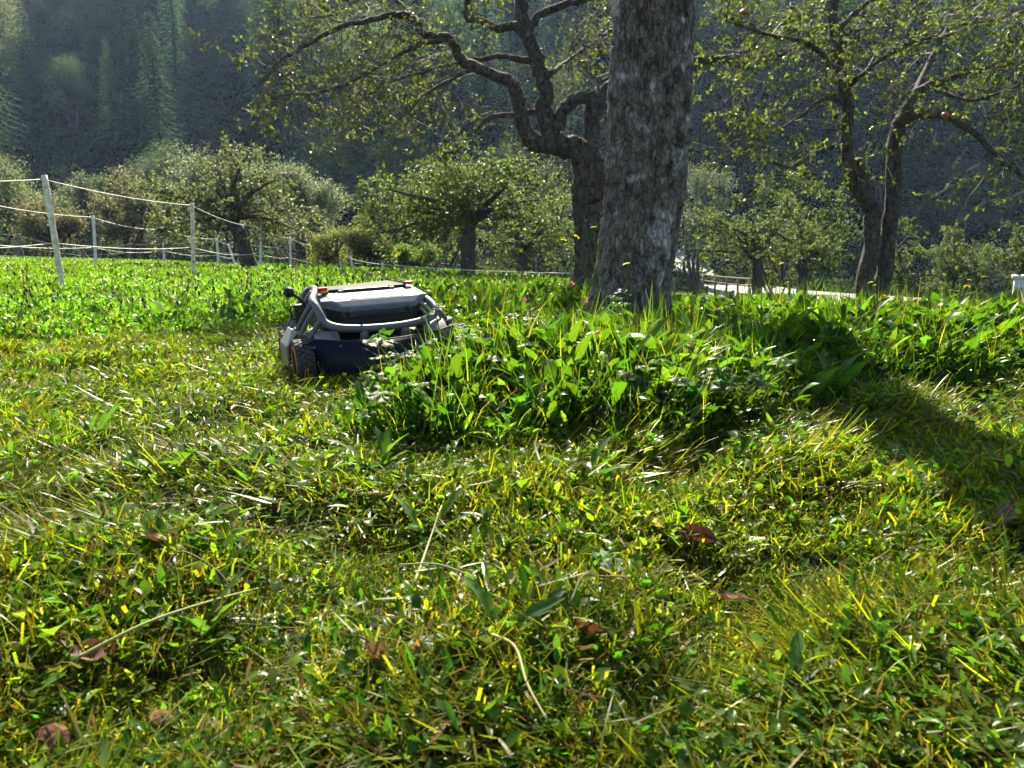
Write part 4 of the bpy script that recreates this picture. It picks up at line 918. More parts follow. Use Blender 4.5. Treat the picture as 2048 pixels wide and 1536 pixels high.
# --- forest on the hillside
def spruce_mesh(seed, h=19):
    rng = rng_(seed); tbm, cbm = MB(), MB()
    tube(tbm, [(0, 0, -1), (0, 0, h * .3), (0, 0, h * .65), (0, 0, h)], [.28, .22, .12, .02], 7)
    PV = []; DV = []; LL = []
    z = h * .10
    while z < h * .985:
        f = 1 - z / h; L = (.25 + 3.3 * f ** .8) * rng.uniform(.8, 1.15); nb = int(5 + 6 * f); a0 = rng.random() * 6.28
        for k in range(nb):
            a = a0 + k * 6.283 / nb + rng.normal() * .12; Lb = L * rng.uniform(.75, 1.12); d = np.array([math.cos(a), math.sin(a), 0])
            ns_ = max(3, int(Lb * 6.5))
            for s in range(ns_):
                t_ = (s + .5) / ns_; r = Lb * t_; zz = z + .25 * Lb * t_ - .62 * Lb * t_ ** 1.6 + .14 * Lb * t_ ** 3
                for sgn in (-1, 1):
                    PV.append(d * r + np.array([0, 0, zz])); side = np.array([-d[1], d[0], 0]) * sgn
                    DV.append(d * .75 + side * rng.uniform(.5, 1.1) + np.array([0, 0, rng.uniform(-.9, -.1)])); LL.append(rng.uniform(.28, .55) * (1 - .35 * t_))
        z += (.30 + .34 * f) * rng.uniform(.85, 1.15) * h / 19
    n = len(PV); LL = np.array(LL)
    leafcards(cbm, np.array(PV), np.array(DV), LL, LL * .34, vary(rng, n, [(.046, .078, .052)], j=.08), rng, fine=False)
    return tbm.mesh('trunk', M_farbark), cbm.mesh('crown', M_needle)
SPR = [spruce_mesh(70 + k) for k in range(4)]
DEC = [bush_mesh(80 + k, 15, 8.5, 12000, .25, [[(.10, .14, .075)], [(.13, .16, .09)], [(.075, .115, .06)]][k % 3], lobes=26, base_gap=.22, stems=3, lm=M_wood_leaf, j=.06) for k in range(4)]
rng = rng_(99); cand = []
tries = 0
while len(cand) < 440 and tries < 26000:
    tries += 1
    y = 60 + 92 * rng.random() ** .9; x = rng.uniform(-1, 1) * (.76 * y + 6)
    dmin = 5.0 + (y - 60) * .02
    if all((x - a) ** 2 + (y - b) ** 2 > dmin * dmin for a, b in cand): cand.append((x, y))
def place_far(name, kind, label, x, y, s, group, rz, sq=1.0):
    tmh, cmh = (SPR if kind == 's' else DEC)[int(rz * 10) % 4]
    t_ = thing(name, label, 'tree', (x, y, float(zt(x, y)) - .3), (0, 0, rz), (s * sq, s * sq, s), group)
    link('trunk', tmh, t_); link('crown', cmh, t_)
special = [('spruce_tree', 's', 'tall spruce at the far left of the dark hillside below the sunlit crown', 55, 118, 92, 1.0), ('broadleaf_tree', 'd', 'sunlit round-crowned broadleaf tree high at the left edge of the hillside', 55, 40, 104, 1.0),
    ('broadleaf_tree', 'd', 'pale sunlit broadleaf crown right of the tall left spruce', 205, 70, 98, 1.0), ('broadleaf_tree', 'd', 'small sunlit rounded tree low on the dark hillside between spruces', 140, 155, 84, .75),
    ('spruce_tree', 's', 'pointed spruce with a lighter tip alone on the hillside left of the apple branches', 418, 88, 90, 1.0), ('spruce_tree', 's', 'spruce standing just below the pale sunlit broadleaf crown', 215, 150, 82, .85)]
for nm, kd, lb, px, py, D, s in special:
    p = P(px, py, D); zz = p[2]; y_ = D; hgt = (zz - float(zt(p[0], y_))) ; base = (19 if kd == 's' else 15.5)
    s_ = max(.6, min(2.0, hgt / base)); place_far(nm, kd, lb, p[0], y_, s_, None, rng.random() * 6.28, .9 if kd == 's' else 1.05)
sp_xy = [(P(px, py, D)[0], D) for _, _, _, px, py, D, _ in special]
for (x, y) in cand:
    if any((x - a) ** 2 + (y - b) ** 2 < 16 or (abs(x / y - a / b) < .035 and y < b) for a, b in sp_xy): continue
    if x > 4 and y < 82: continue
    dec = rng.random() < (.38 if x < 0 else .22)
    if y < 66: 
        place_far('broadleaf_tree', 'd', 'low broadleaf tree at the shady foot of the forested hillside', x, y, rng.uniform(.4, .65), 'broadleaf trees at the foot of the hill', rng.random() * 6.28, 1.3)
    elif dec: place_far('broadleaf_tree', 'd', 'hazy broadleaf tree among the spruces on the shaded hillside', x, y, rng.uniform(.75, 1.2), 'broadleaf trees on the hillside', rng.random() * 6.28, rng.uniform(.85, 1.15))
    else: place_far('spruce_tree', 's', 'hazy dark spruce in the dense forest on the shaded hillside', x, y, (rng.uniform(1.3, 1.75) if rng.random() < (.22 if y > 88 else 0) else rng.uniform(.7, 1.1)), 'spruces on the hillside', rng.random() * 6.28, rng.uniform(.85, 1.15))
# shady undergrowth on the slope
def under_proto(seed):
    rng = rng_(seed); mb = MB(); n = 260; p = disc(rng, n, 1.6); p[:, 2] = rng.random(n) ** 1.5 * 1.3 * (1.2 - np.hypot(p[:, 0], p[:, 1]) / 1.6)
    leafcards(mb, p, rng.normal(size=(n, 3)), rng.uniform(.25, .5, n), rng.uniform(.12, .25, n), vary(rng, n, [(.03, .045, .02)], j=.1), rng, fine=False)
    return mb.mesh('under_tuft', M_wood_leaf)
x, y = view_pts(rng, 4200, 46, 135, .2, .8, 4); n = len(x)
scatter('undergrowth', [under_proto(500 + s) for s in range(4)], np.stack([x, y, zt(x, y) - .2], -1), np.stack([0 * x, 0 * x, rng.random(n) * 6.283], -1), rng.uniform(.7, 1.6, n), rng.integers(0, 4, n), 'dark undergrowth covering the forest floor')

# ================================================================== fences
M_post_wood = flat_mat('peeled_wood', (.74, .66, .48), .75, noise=.35, nscale=22, bump=.5)
M_post_grey = flat_mat('weathered_wood', (.17, .15, .125), .85, noise=.4, nscale=18, bump=.5)
M_post_white = flat_mat('white_post_plastic', (.72, .71, .66), .5, noise=.08, nscale=30)
M_rope = flat_mat('cream_fence_tape', (.78, .74, .60), .6, noise=.15, nscale=60)
M_wire = flat_mat('grey_fence_wire', (.42, .42, .40), .5)
M_insul = flat_mat('dark_insulator', (.03, .03, .03), .5)
def sag_line(a, b, sag, n=12):
    t_ = np.linspace(0, 1, n)[:, None]; p = np.asarray(a) * (1 - t_) + np.asarray(b) * t_; p[:, 2] -= (4 * t_ * (1 - t_))[:, 0] * sag; return p
def post(fence, top, base, r, mat, ins=(), name='post'):
    mb = MB(); pts = catmull([base, (np.array(base) * .5 + np.array(top) * .5) + np.array([r * .15, 0, 0]), top], 8)
    tube(mb, pts, r * (1 + .10 * np.sin(np.arange(len(pts)) * 1.9)), 10); o = mb.obj(name, mat, fence)
    for f in ins:
        p = np.array(base) * (1 - f) + np.array(top) * f; m2 = MB(); tube(m2, [p + np.array([-r * 1.5, -r, 0]), p + np.array([-r * 1.9, -r * 1.4, .012]), p + np.array([-r * 1.5, -r, .024])], .006, 6); m2.obj('insulator', M_insul, o)
    return o
def fence(label, name, posts, mats, radii, tops_sag, tape_r, levels, rope_mat, ins=()):
    """posts: (px_top, py_top, px_base, D, extra) ; levels: fractions of post height that carry a line"""
    f = thing(name, label, 'fence'); TB = []
    for k, (pxt, pyt, pxb, D) in enumerate(posts):
        top = P(pxt, pyt, D); bx = P(pxb, 540, D)[0]; base = np.array([bx, D, float(zt(bx, D)) - .05])
        post(f, top, base, radii[min(k, len(radii) - 1)], mats[min(k, len(mats) - 1)], ins); TB.append((top, base))
    for lv in levels:
        for (t0, b0), (t1, b1) in zip(TB[:-1], TB[1:]):
            a = b0 * (1 - lv) + t0 * lv; b = b1 * (1 - lv) + t1 * lv; L = np.linalg.norm(b - a)
            mb = MB(); off = np.array([0, -.03, 0]); tube(mb, sag_line(a + off, b + off, tops_sag * L), tape_r, 5); mb.obj('rope', rope_mat, f)
    return f
fence('cream rope fence with a leaning peeled wooden post nearest the mower', 'rope_fence',
      [(-150, 350, -120, 6.6), (88, 350, 122, 8.0), (384, 405, 385, 10.9), (521, 450, 520, 16.5), (580, 473, 581, 22), (640, 488, 641, 28.5), (680, 500, 681, 35), (703, 512, 706, 40)],
      [M_post_wood, M_post_wood, M_post_wood, M_post_white], [.031, .031, .028, .028, .028, .03, .03], .014, .0045, (.965, .45, .08), M_rope, ins=(.62, .4, .2))
fence('second fence of thin white plastic posts across the pasture', 'rope_fence',
      [(-60, 395, -50, 11.5), (186, 431, 192, 14), (325, 456, 329, 18), (433, 476, 437, 22), (456, 488, 473, 23.5)], [M_post_white], [.026, .026, .026, .03, .03], .018, .006, (.97, .45), M_rope)
fence('wire fence on weathered brown posts along the far edge of the pasture', 'wire_fence',
      [(-90, 455, -90, 25), (37, 467, 38, 26), (165, 500, 165, 26.5), (259, 486, 259, 27), (448, 478, 449, 28.5), (560, 492, 560, 32), (800, 516, 800, 33), (1030, 536, 1030, 34)], [M_post_grey], [.06, .06, .05, .06, .06, .05], .006, .006, (.92, .55, .2), M_wire)
fence('low cream tape fence crossing in front of the round apple tree', 'tape_fence',
      [(701, 512, 704, 17.5), (765, 525, 768, 14.5), (1143, 540, 1143, 11.5)], [M_post_white, M_post_white, M_post_grey], [.02, .02, .02], .006, .006, (.9,), M_rope)
fence('low cream tape fence right of the thick trunk in front of the road', 'tape_fence',
      [(1350, 556, 1350, 13), (1500, 575, 1502, 14), (1716, 595, 1718, 15), (1835, 596, 1836, 15.5), (1941, 560, 1938, 12), (2110, 615, 2110, 11.5)], [M_post_grey], [.022], .006, .006, (.55,), M_rope)
# ================================================================== road, railing, white building
M_road = flat_mat('pale_asphalt', (.30, .295, .285), .9, noise=.12, nscale=3)
rp_ = [(P(1180, 548, 74)), (P(1300, 552, 66)), (P(1395, 557, 56)), (P(1500, 573, 44)), (P(1606, 592, 36)), (P(1720, 606, 31)), (P(1850, 660, 27))]
c_ = catmull(rp_, 8); mb = MB(); tg = nrm(np.gradient(c_, axis=0)); sd = nrm(np.cross(tg, [0, 0, 1.0]))
zz = np.array([float(zt(p[0], p[1])) for p in c_]); zz = np.convolve(np.pad(zz, 4, 'edge'), np.ones(9) / 9, 'valid')
hw = 1.9; V = []
for k in range(len(c_)):
    for s_, dz_ in ((-1, 0), (1, 0)): q_ = c_[k] + sd[k] * s_ * hw; V.append((q_[0], q_[1], zz[k] + .70))
for k in range(len(c_)):
    for s_ in (-1.25, 1.25): q_ = c_[k] + sd[k] * s_ * hw; V.append((q_[0], q_[1], zz[k] - .6))
nn_ = len(c_); Q = []
for k in range(nn_ - 1):
    Q += [(2 * k, 2 * k + 1, 2 * k + 3, 2 * k + 2), (2 * nn_ + 2 * k, 2 * k, 2 * k + 2, 2 * nn_ + 2 * k + 2), (2 * k + 1, 2 * nn_ + 2 * k + 1, 2 * nn_ + 2 * k + 3, 2 * k + 3)]
mb.add(V, Q); o = mb.obj('road', M_road); o['kind'] = 'structure'; o['label'] = 'narrow pale asphalt road at the foot of the hill'
M_rail = flat_mat('brown_rail_wood', (.13, .085, .055), .8, noise=.3, nscale=10)
rl = thing('road_railing', 'dark wooden post-and-rail barrier along the pale road', 'railing')
for k in range(4, 34, 2):
    q_ = c_[k] + sd[k] * (hw + .15); q_ = np.array([q_[0], q_[1], zz[k] - .2]); mb = MB(); tube(mb, [q_, q_ + [0, 0, 1.6]], .06, 8); mb.obj('rail_post', M_rail, rl)
for hz_ in (1.0, 1.35):
    pts = np.array([c_[k] + sd[k] * (hw + .15) for k in range(4, 33)]); pts[:, 2] = zz[4:33] + hz_; mb = MB(); tube(mb, pts, .045, 6); mb.obj('rail', M_rail, rl)
M_white = flat_mat('white_render_wall', (.62, .62, .60), .85, noise=.05, nscale=4)
M_glass = flat_mat('dark_window_glass', (.02, .025, .03), .1)
Db = 40; a = P(2022, 628, Db); tp_ = P(2022, 552, Db); hb = tp_[2] - a[2]
wb = thing('white_building', 'small white-walled building at the edge beyond the brown rail fence', 'building', (a[0], Db, a[2]), (0, 0, -R(33)))
box_obj('wall', (0, 0, -.6), (5, 4, hb - .12), M_white, wb, .01)
rf = box_obj('roof', (-.12, -.12, hb - .117), (5.12, 4.12, hb + .02), M_white, wb, .01)
for x0 in (.22, 1.4, 2.9):
    wn = box_obj('window', (x0, -.035, .55), (x0 + .16 if x0 < 1 else x0 + .8, -.003, 1.45), M_white, wb, .004)
    box_obj('pane', (x0 + .02, -.045, .58), (x0 + (.14 if x0 < 1 else .78), -.037, 1.42), M_glass, wn, 0)
M_rail2 = flat_mat('reddish_rail_wood', (.28, .15, .09), .75, noise=.25, nscale=12)
rf2 = thing('rail_fence', 'low reddish wooden rail fence in front of the white building', 'fence')
for k, px in enumerate((1820, 1925, 2018, 2110)):
    q_ = P(px, 640, 34); zb_ = P(px, 604 + .06 * (px - 1820) , 34)[2]; mb = MB(); tube(mb, [(q_[0], 34, zb_ - 1.2), (q_[0], 34, zb_ + .12)], .06, 8); mb.obj('rail_post', M_rail2, rf2)
for dz_ in (0, -.32):
    mb = MB(); p0 = P(1815, 604, 34); p1 = P(2115, 604 + .06 * 295, 34); p0[2] += dz_; p1[2] += dz_; p0[1] -= .08; p1[1] -= .08; tube(mb, [p0, p1], .05, 6); mb.obj('rail', M_rail2, rf2)

# ================================================================== weeds, flowers and fallen things
def ground_at(px, py):
    """ground point under photo pixel"""
    x_ = (px - 1024) / F; z_ = -(py - 768) / F; c, s = math.cos(PITCH), math.sin(PITCH); d = np.array([x_, c + z_ * s, -s + z_ * c]); zz_ = 0.
    for _ in range(6):
        p = np.array([0, 0, CAM_Z]) + d * (zz_ - CAM_Z) / d[2]; zz_ = float(zt(p[0], p[1]))
    return np.array([p[0], p[1], zz_])
def rosette(name, cat, label, px, py, meshes, n, seed, scale=1.0, group=None, spread=.025, tilt=.25, D=None):
    rng = rng_(seed)
    g_ = ground_at(px, py) if D is None else np.array([(px - 1024) / F * D, D, float(zt((px - 1024) / F * D, D))])
    t_ = thing(name, label, cat, g_ - np.array([0, 0, .005]), None, None, group)
    for k in range(n):
        a = k * 2.4 + rng.normal() * .3; s = scale * rng.uniform(.75, 1.2); q_ = disc(rng, 1, spread)[0]
        link('leaf', meshes[rng.integers(0, len(meshes))], t_, q_, (rng.normal() * tilt * .5, rng.normal() * tilt * .5, a), s)
    return t_
GP = 'toothed weeds in the uncut strip'; GD = 'broad-leaved docks in the uncut strip'; GN = 'dandelion rosettes on the mown grass'
palm_spots = [  # label, px, D, n, scale
    ('tall toothed weed hiding the right end of the mower flap', 800, 2.72, 12, .98), ('silvery-topped toothed weed at the front corner of the uncut strip', 845, 2.25, 12, .90),
    ('toothed weed with pale upper leaves beside the silvery-topped weed', 930, 2.35, 10, .85), ('drooping toothed weed low at the cut edge below the silvery-topped weed', 800, 2.02, 9, .8),
    ('toothed weed with star-like pale leaf in the middle of the strip', 1015, 2.5, 9, .9), ('toothed weed straight in front of the thick trunk base', 1380, 2.9, 9, .95),
    ('toothed weed with bright translucent leaves at the cut edge centre', 1290, 2.02, 9, .75), ('sunlit toothed weed low at the right end of the strip', 1465, 2.15, 8, .85),
    ('toothed weed burying the right wheel of the mower', 905, 2.95, 11, 1.05), ('pale toothed weed standing against the trunk foot', 1240, 4.5, 8, 1.25), ('toothed weed right of the trunk foot under the bent grass', 1440, 3.4, 8, 1.1)]
for k, (lb, px, D, n_, s_) in enumerate(palm_spots): rosette('toothed_weed', 'weed', lb, px, 0, PALM, n_, 600 + k, s_, GP, .07, .3, D=D)
rng = rng_(77)
for k in range(22):
    D = rng.uniform(2.1, 4.6); x_ = rng.uniform(-.3, 2.6)
    if not inpoly(np.array([x_]), np.array([D]))[0]: continue
    rosette('toothed_weed', 'weed', 'toothed leafy weed among the tall grass of the uncut strip', 1024 + x_ / D * F, 0, PALM, int(rng.integers(6, 10)), 640 + k, rng.uniform(.65, .95), GP, .07, .3, D=D)
dock_spots = [('upright dock with large sunlit leaves left of the trunk foot', 1080, 3.3, 7, 1.05), ('dock with bright translucent leaf in the strip centre', 1215, 2.9, 7, 1.1), ('dock with notched upright leaves behind the silvery weeds', 1130, 3.7, 7, 1.2),
    ('broad dark dock leaf against the trunk', 1310, 3.9, 6, 1.05), ('dock with one big pale-green pointed leaf right of the trunk', 1650, 3.4, 6, .85), ('dock at the right edge with a rounded dark leaf', 1985, 3.8, 6, .95),
    ('dock with pointed leaf beside the strip end near the yellow mown patch', 1560, 2.7, 6, .9), ('dock growing in the left meadow edge behind the mown lane', 330, 5.3, 7, 1.1), ('dock at the left meadow edge close to the mower', 480, 5.6, 7, 1.0)]
for k, (lb, px, D, n_, s_) in enumerate(dock_spots): rosette('dock_plant', 'weed', lb, px, 0, DOCK, n_, 700 + k, s_, GD, .04, .25, D=D)
for k in range(26):
    D = rng.uniform(2.3, 6.0); x_ = rng.uniform(-.2, 3.2)
    if not inpoly(np.array([x_]), np.array([D]))[0] or math.hypot(x_ - .95, D - 5.25) < .4: continue
    rosette('dock_plant', 'weed', 'broad-leaved dock among the tall grass of the uncut strip', 1024 + x_ / D * F, 0, DOCK, int(rng.integers(5, 8)), 740 + k, rng.uniform(.7, 1.1), GD, .04, .3, D=D)
dn = [('dandelion rosette at the cut edge below the silvery weed', 760, 960), ('dandelion rosette centre of the mown grass below the strip', 1170, 985), ('lobed dandelion rosette left of the fallen pale leaf', 860, 1100), ('dandelion rosette beside the long pale stem at the lower left', 410, 1300),
      ('dandelion rosette in the shaded grass at the right', 1830, 1010), ('dandelion rosette on the mown lane in front of the mower', 470, 960), ('dandelion rosette low at the right bottom corner', 1560, 1420), ('dandelion rosette lower centre of the mown grass', 1010, 1290), ('dandelion rosette on the left of the mown lane', 190, 900)]
for k, (lb, px, py) in enumerate(dn): rosette('dandelion', 'weed', lb, px, py, DAND, 7, 800 + k, [.62, .6, .55, .5, .5, .5, .4, .45, .6][k], GN, .012, .35)
# yellow hawkweed and other flowers
def flower_head(name, r, col, npet, seed):
    rng = rng_(seed); mb = MB(); n = npet
    for ring, (rr, zz_) in enumerate(((r, .0), (r * .62, .003))):
        for k in range(n):
            a = 6.283 * k / n + ring * .2 + rng.normal() * .05; d = np.array([math.cos(a), math.sin(a), 0]); s = np.array([-d[1], d[0], 0]); w_ = r * .15; L_ = rr * rng.uniform(.85, 1.1)
            mb.add([d * .001, d * L_ * .5 - s * w_ + [0, 0, zz_ + r * .12], d * L_ + [0, 0, zz_ + r * .08 - s[2]], d * L_ * .5 + s * w_ + [0, 0, zz_ + r * .12]], [(0, 1, 2, 3)], None, np.array(col) * rng.uniform(.8, 1.1))
    tube(mb, [(0, 0, -r * .55), (0, 0, -r * .25), (0, 0, .001)], [r * .12, r * .3, r * .28], 8, col=(.05, .09, .02))
    return mb.mesh(name, M_petal)
YEL = [flower_head('flower_head', .021, (.78, .68, .02), 16, s) for s in range(2)]
def bud_mesh():
    mb = MB(); tube(mb, [(0, 0, -.006), (0, 0, 0), (0, 0, .006), (0, 0, .010)], [.002, .0045, .004, .001], 7, col=(.10, .12, .03)); return mb.mesh('bud', M_herb)
BUD = bud_mesh()
def hawkweed(label, base_px, D, heads, buds, seed, r=.0019):
    x_ = (base_px - 1024) / F * D; g_ = np.array([x_, D, float(zt(x_, D))]); rng = rng_(seed)
    t_ = thing('hawkweed', label, 'flower', g_); mb = MB(); hs__ = [(P(px, py, D), 1, s) for px, py, s in heads] + [(P(px, py, D), 0, 1) for px, py in buds]
    c_0 = np.mean([h_[0] for h_ in hs__], axis=0); fork = g_ * .42 + c_0 * .58; fork[1] += rng.normal() * .02
    tube(mb, catmull([g_ * 0, (fork - g_) * .5 + rng.normal(size=3) * .02, fork - g_], 5), np.linspace(r * 1.4, r, 11), 5, col=(.07, .10, .03))
    for p, kf, s in hs__:
        e = p - g_ + np.array([0, rng.normal() * .03, 0]); f_ = (fork - g_) * rng.uniform(.75, 1); 
        tube(mb, catmull([f_, f_ * .45 + e * .55 + rng.normal(size=3) * .012, e], 5), np.linspace(r, r * .6, 11), 4, col=(.07, .10, .03))
        link('flower_head' if kf else 'bud', YEL[rng.integers(0, 2)] if kf else BUD, t_, e, (rng.normal() * .35 + .25, rng.normal() * .35, rng.random() * 6), s * rng.uniform(.85, 1.1))
    mb.obj('stem', M_herb, t_)
hawkweed('branching hawkweed with three yellow flowers left of the trunk', 1215, 4.3, [(1128, 480, 1), (1155, 473, 1), (1187, 455, 1)], [(1168, 433), (1200, 428), (1197, 474), (1172, 535), (1222, 462)], 901)
hawkweed('tall hawkweed with one bright yellow flower in front of the trunk', 1248, 4.1, [(1253, 528, 1.3)], [(1262, 415), (1250, 436), (1240, 470), (1345, 532)], 902)
hawkweed('single yellow hawkweed rising behind the mower hood', 838, 4.9, [(798, 510, 1.6)], [(812, 530)], 903)
hawkweed('hawkweed with several yellow flowers left of the grey curled leaf at the right', 1930, 5.2, [(1897, 581, 1), (1919, 583, 1.0), (1931, 560, 1), (1938, 574, 1.4)], [(1955, 566), (1826, 600)], 904)
hawkweed('leggy hawkweed with one flower and bare stalks at the far right', 1965, 5.0, [(1969, 554, 1.3)], [(1999, 556), (2017, 546), (1984, 543), (2023, 566), (2020, 562)], 905)
hawkweed('low yellow hawkweed at the foot of the forked apple tree', 1742, 5.6, [(1740, 565, 1), (1755, 571, .8), (1764, 591, .7)], [(1720, 590)], 906)
hawkweed('yellow hawkweed just right of the trunk', 1400, 5.0, [(1367, 522, .9), (1398, 542, .8)], [(1372, 560), (1360, 545)], 907)
hawkweed('pair of small yellow hawkweeds above the bent grass right of the trunk', 1555, 5.2, [(1543, 520, 1.1), (1563, 527, .9), (1572, 565, .8)], [(1550, 545)], 908)
CLO = []
def clover_mesh(seed, col):
    rng = rng_(seed); mb = MB(); n = 60; d = nrm(rng.normal(size=(n, 3)) + np.array([0, 0, .35])); leafcards(mb, d * .004, d, .011, .0042, vary(rng, n, [col], j=.2), rng, fine=False); return mb.mesh('flower_head', M_petal)
CLO = clover_mesh(1, (.52, .20, .30))
for k, (lb, px, py, D) in enumerate([('pink clover flower left of the trunk beside the grass edge', 1143, 568, 5.2), ('pink clover flower in the meadow between mower and trunk', 1047, 600, 4.6), ('pink clover flower touching the left foot of the trunk', 1170, 604, 4.7),
     ('pale pink clover flower right of the trunk before the road', 1407, 600, 4.4)]):
    p = P(px, py, D); g_ = np.array([p[0], D, float(zt(p[0], D))]); t_ = thing('clover_flower', lb, 'flower', g_); mb = MB(); tube(mb, catmull([(0, 0, 0), (.01, .0, (p[2] - g_[2]) * .5), p - g_], 4), .0016, 4, col=(.06, .1, .03)); mb.obj('stem', M_herb, t_); link('flower_head', CLO, t_, p - g_, None, 1.5)
# dark seed heads over the left meadow
def seed_proto(seed):
    rng = rng_(seed); mb = MB(); n = 7
    for k in range(n):
        b = disc(rng, 1, .22)[0]; h_ = rng.uniform(.18, .34); e = b + np.array([rng.normal() * .05, rng.normal() * .05, h_]); tube(mb, catmull([b, (b + e) / 2 + rng.normal(size=3) * .01, e], 3), .0013, 3, col=(.08, .08, .035))
        if rng.random() < .22: dd = nrm(rng.normal(size=(14, 3)) + [0, 0, .5]); leafcards(mb, e + dd * .002, dd, .012, .006, vary(rng, 14, [(.4, .26, .26), (.55, .4, .04)][rng.integers(0, 2):][:1]), rng, fine=False)
        else: tube(mb, [e, e + [0, 0, .006], e + [.001, 0, .018], e + [.001, 0, .026]], [.003, .006, .006, .002], 6, col=np.array([.05, .03, .018]) * rng.uniform(.6, 1.6))
    return mb.mesh('seed_tuft', M_twig)
x, y = view_pts(rng, 420, 4.6, 16, .3, .8, .5); keep = inpoly(x, y) & ~infield(x, y) & (x < .2 - 0 * y); x, y = x[keep], y[keep]; n = len(x)
scatter('seed_heads', [seed_proto(950 + s) for s in range(5)], np.stack([x, y, zt(x, y)], -1), np.stack([0 * x, 0 * x, rng.random(n) * 6.283], -1), rng.uniform(.8, 1.2, n), rng.integers(0, 5, n), 'dark ripe seed heads standing above the left meadow')['kind'] = 'stuff'
# arching tall grass right of the trunk
def arch_grass(label, px, D, n, hh, seed, lean=(.05, .5)):
    rng = rng_(seed); x_ = (px - 1024) / F * D; t_ = thing('grass_tussock', label, 'grass', (x_, D, float(zt(x_, D))))
    for k in range(n):
        mb = MB(); blades(mb, np.array([[rng.normal() * .03, rng.normal() * .03, 0]]), np.array([rng.random() * 6.28]), np.array([hh * rng.uniform(.6, 1.15)]), np.array([rng.uniform(*lean)]), np.array([rng.uniform(.3, 2.3)]), np.array([rng.uniform(.005, .010)]), vary(rng, 1, [(.10, .17, .02), (.13, .18, .03), (.08, .14, .03)]), 9, twist=np.array([rng.normal() * .4]))
        mb.obj('leaf', M_grass, t_)
arch_grass('tall arching grass tussock standing up right of the trunk before the road', 1500, 3.9, 16, .52, 61)
arch_grass('tussock of long bent grass leaning by the right foot of the trunk', 1375, 4.6, 14, .50, 62)
arch_grass('sparse tall grass blades in the middle of the uncut strip', 1110, 2.7, 9, .40, 63, (.0, .35))
arch_grass('tall grass blade tuft at the right before the young apple tree', 1870, 3.6, 7, .48, 64, (.05, .5))
arch_grass('grass tuft just in front of the right mower wheel', 930, 2.95, 9, .33, 65)
arch_grass('long loose grass at the cut edge near the shaded mown patch', 1600, 2.2, 9, .26, 66, (.3, .9))
arch_grass('tall thin grass stalks left of the trunk foot', 1180, 3.6, 8, .45, 67, (.0, .3))
# fallen leaves and fruit on the mown grass
BR = [(.10, .055, .03), (.14, .09, .06), (.07, .04, .025)]
def curled_leaf(name, L, W, seed, cols, curl=1.2):
    rng = rng_(seed); mb = MB(); nl, nw = 10, 6; V = []; CC = []; c0 = np.array(cols[seed % len(cols)])
    for k in range(nl + 1):
        s = k / nl; w_ = W / 2 * math.sin(math.pi * (s * .94 + .04)) ** .7
        for j_ in range(nw + 1):
            u = (j_ / nw - .5) * 2; V.append((L * (s - .5), w_ * math.sin(u * curl) / max(math.sin(curl), .5) * .8, .25 * L * (s - .5) ** 2 * 2 + w_ * (1 - math.cos(u * curl)) + .06 * W * math.sin(s * 12 + u * 3 + seed))); CC.append(c0 * (1 + .2 * rng.normal()))
    mb.add(V, [[k * (nw + 1) + j_, k * (nw + 1) + j_ + 1, (k + 1) * (nw + 1) + j_ + 1, (k + 1) * (nw + 1) + j_] for k in range(nl) for j_ in range(nw)], None, np.array(CC))
    tube(mb, [(-L * .5, 0, .12 * L), (-L * .62, .004, .13 * L), (-L * .75, .01, .16 * L)], .0014, 4, col=c0 * .8)
    return mb.mesh(name, M_dead)
DL = [curled_leaf('dead_leaf', .052, .034, s, BR, .9 + .35 * (s % 3)) for s in range(4)]
YL = [curled_leaf('yellow_leaf', .055, .04, s, [(.55, .47, .03), (.45, .45, .06)], .5) for s in range(2)]
PL = [palm_leaf('pale_leaf', s, .012, .05, [(.13, .18, .10), (.17, .21, .13)]) for s in range(2)]
fallen = [('curled brown leaf at the lower left under the long pale stem', 195, 1362, DL[0], 1.1, .4, 'fallen_leaf'), ('folded dark brown leaf standing upright low in the centre', 752, 1368, DL[1], 1.0, 1.1, 'fallen_leaf'), ('dark brown curled leaf on the right half of the mown grass', 1392, 1118, DL[2], 1.3, .3, 'fallen_leaf'),
    ('split dark brown leaf standing in the grass right of centre', 1178, 1318, DL[3], 1.1, .9, 'fallen_leaf'), ('small dark leaf on the mown lane left of the strip', 342, 1022, DL[1], .9, .6, 'fallen_leaf'), ('pinkish brown leaf beside the bright clippings at the left', 318, 1122, DL[0], 1.0, .3, 'fallen_leaf'),
    ('round brown leaf left above the curled brown leaf', 222, 1218, DL[2], .8, .5, 'fallen_leaf'), ('pale brown leaf on the right among straw stubble', 1455, 1238, DL[3], 1.0, .2, 'fallen_leaf'), ('tan dry leaf at the right edge in the shade', 2010, 1070, DL[0], 1.4, .3, 'fallen_leaf'),
    ('bright yellow leaf at the left edge of the mown grass', 55, 1136, YL[0], .55, .5, 'fallen_leaf'), ('bright yellow leaf lying low at the right', 1815, 1330, YL[1], .75, .2, 'fallen_leaf'), ('yellow torn leaf in the middle right of the mown grass', 1312, 1080, YL[0], .9, .2, 'fallen_leaf'), ('yellow leaf at the cut edge below the mower flap', 772, 852, YL[1], .9, .6, 'fallen_leaf'),
    ('pale underside leaf lying right of centre', 1232, 1140, PL[0], .85, .4, 'fallen_leaf'), ('pale torn leaf in the dark hollow left of centre', 815, 1320, PL[1], .6, .3, 'fallen_leaf'), ('pale ribbed leaf standing in the lower right', 1702, 1290, PL[0], .55, 1.0, 'fallen_leaf'), ('pale crumpled leaf on the right before the shade', 1500, 1150, PL[1], .8, .3, 'fallen_leaf'),
    ('large pale leaf lying on the cut edge right of the silvery weed', 985, 1060, PL[1], .7, .2, 'fallen_leaf')]
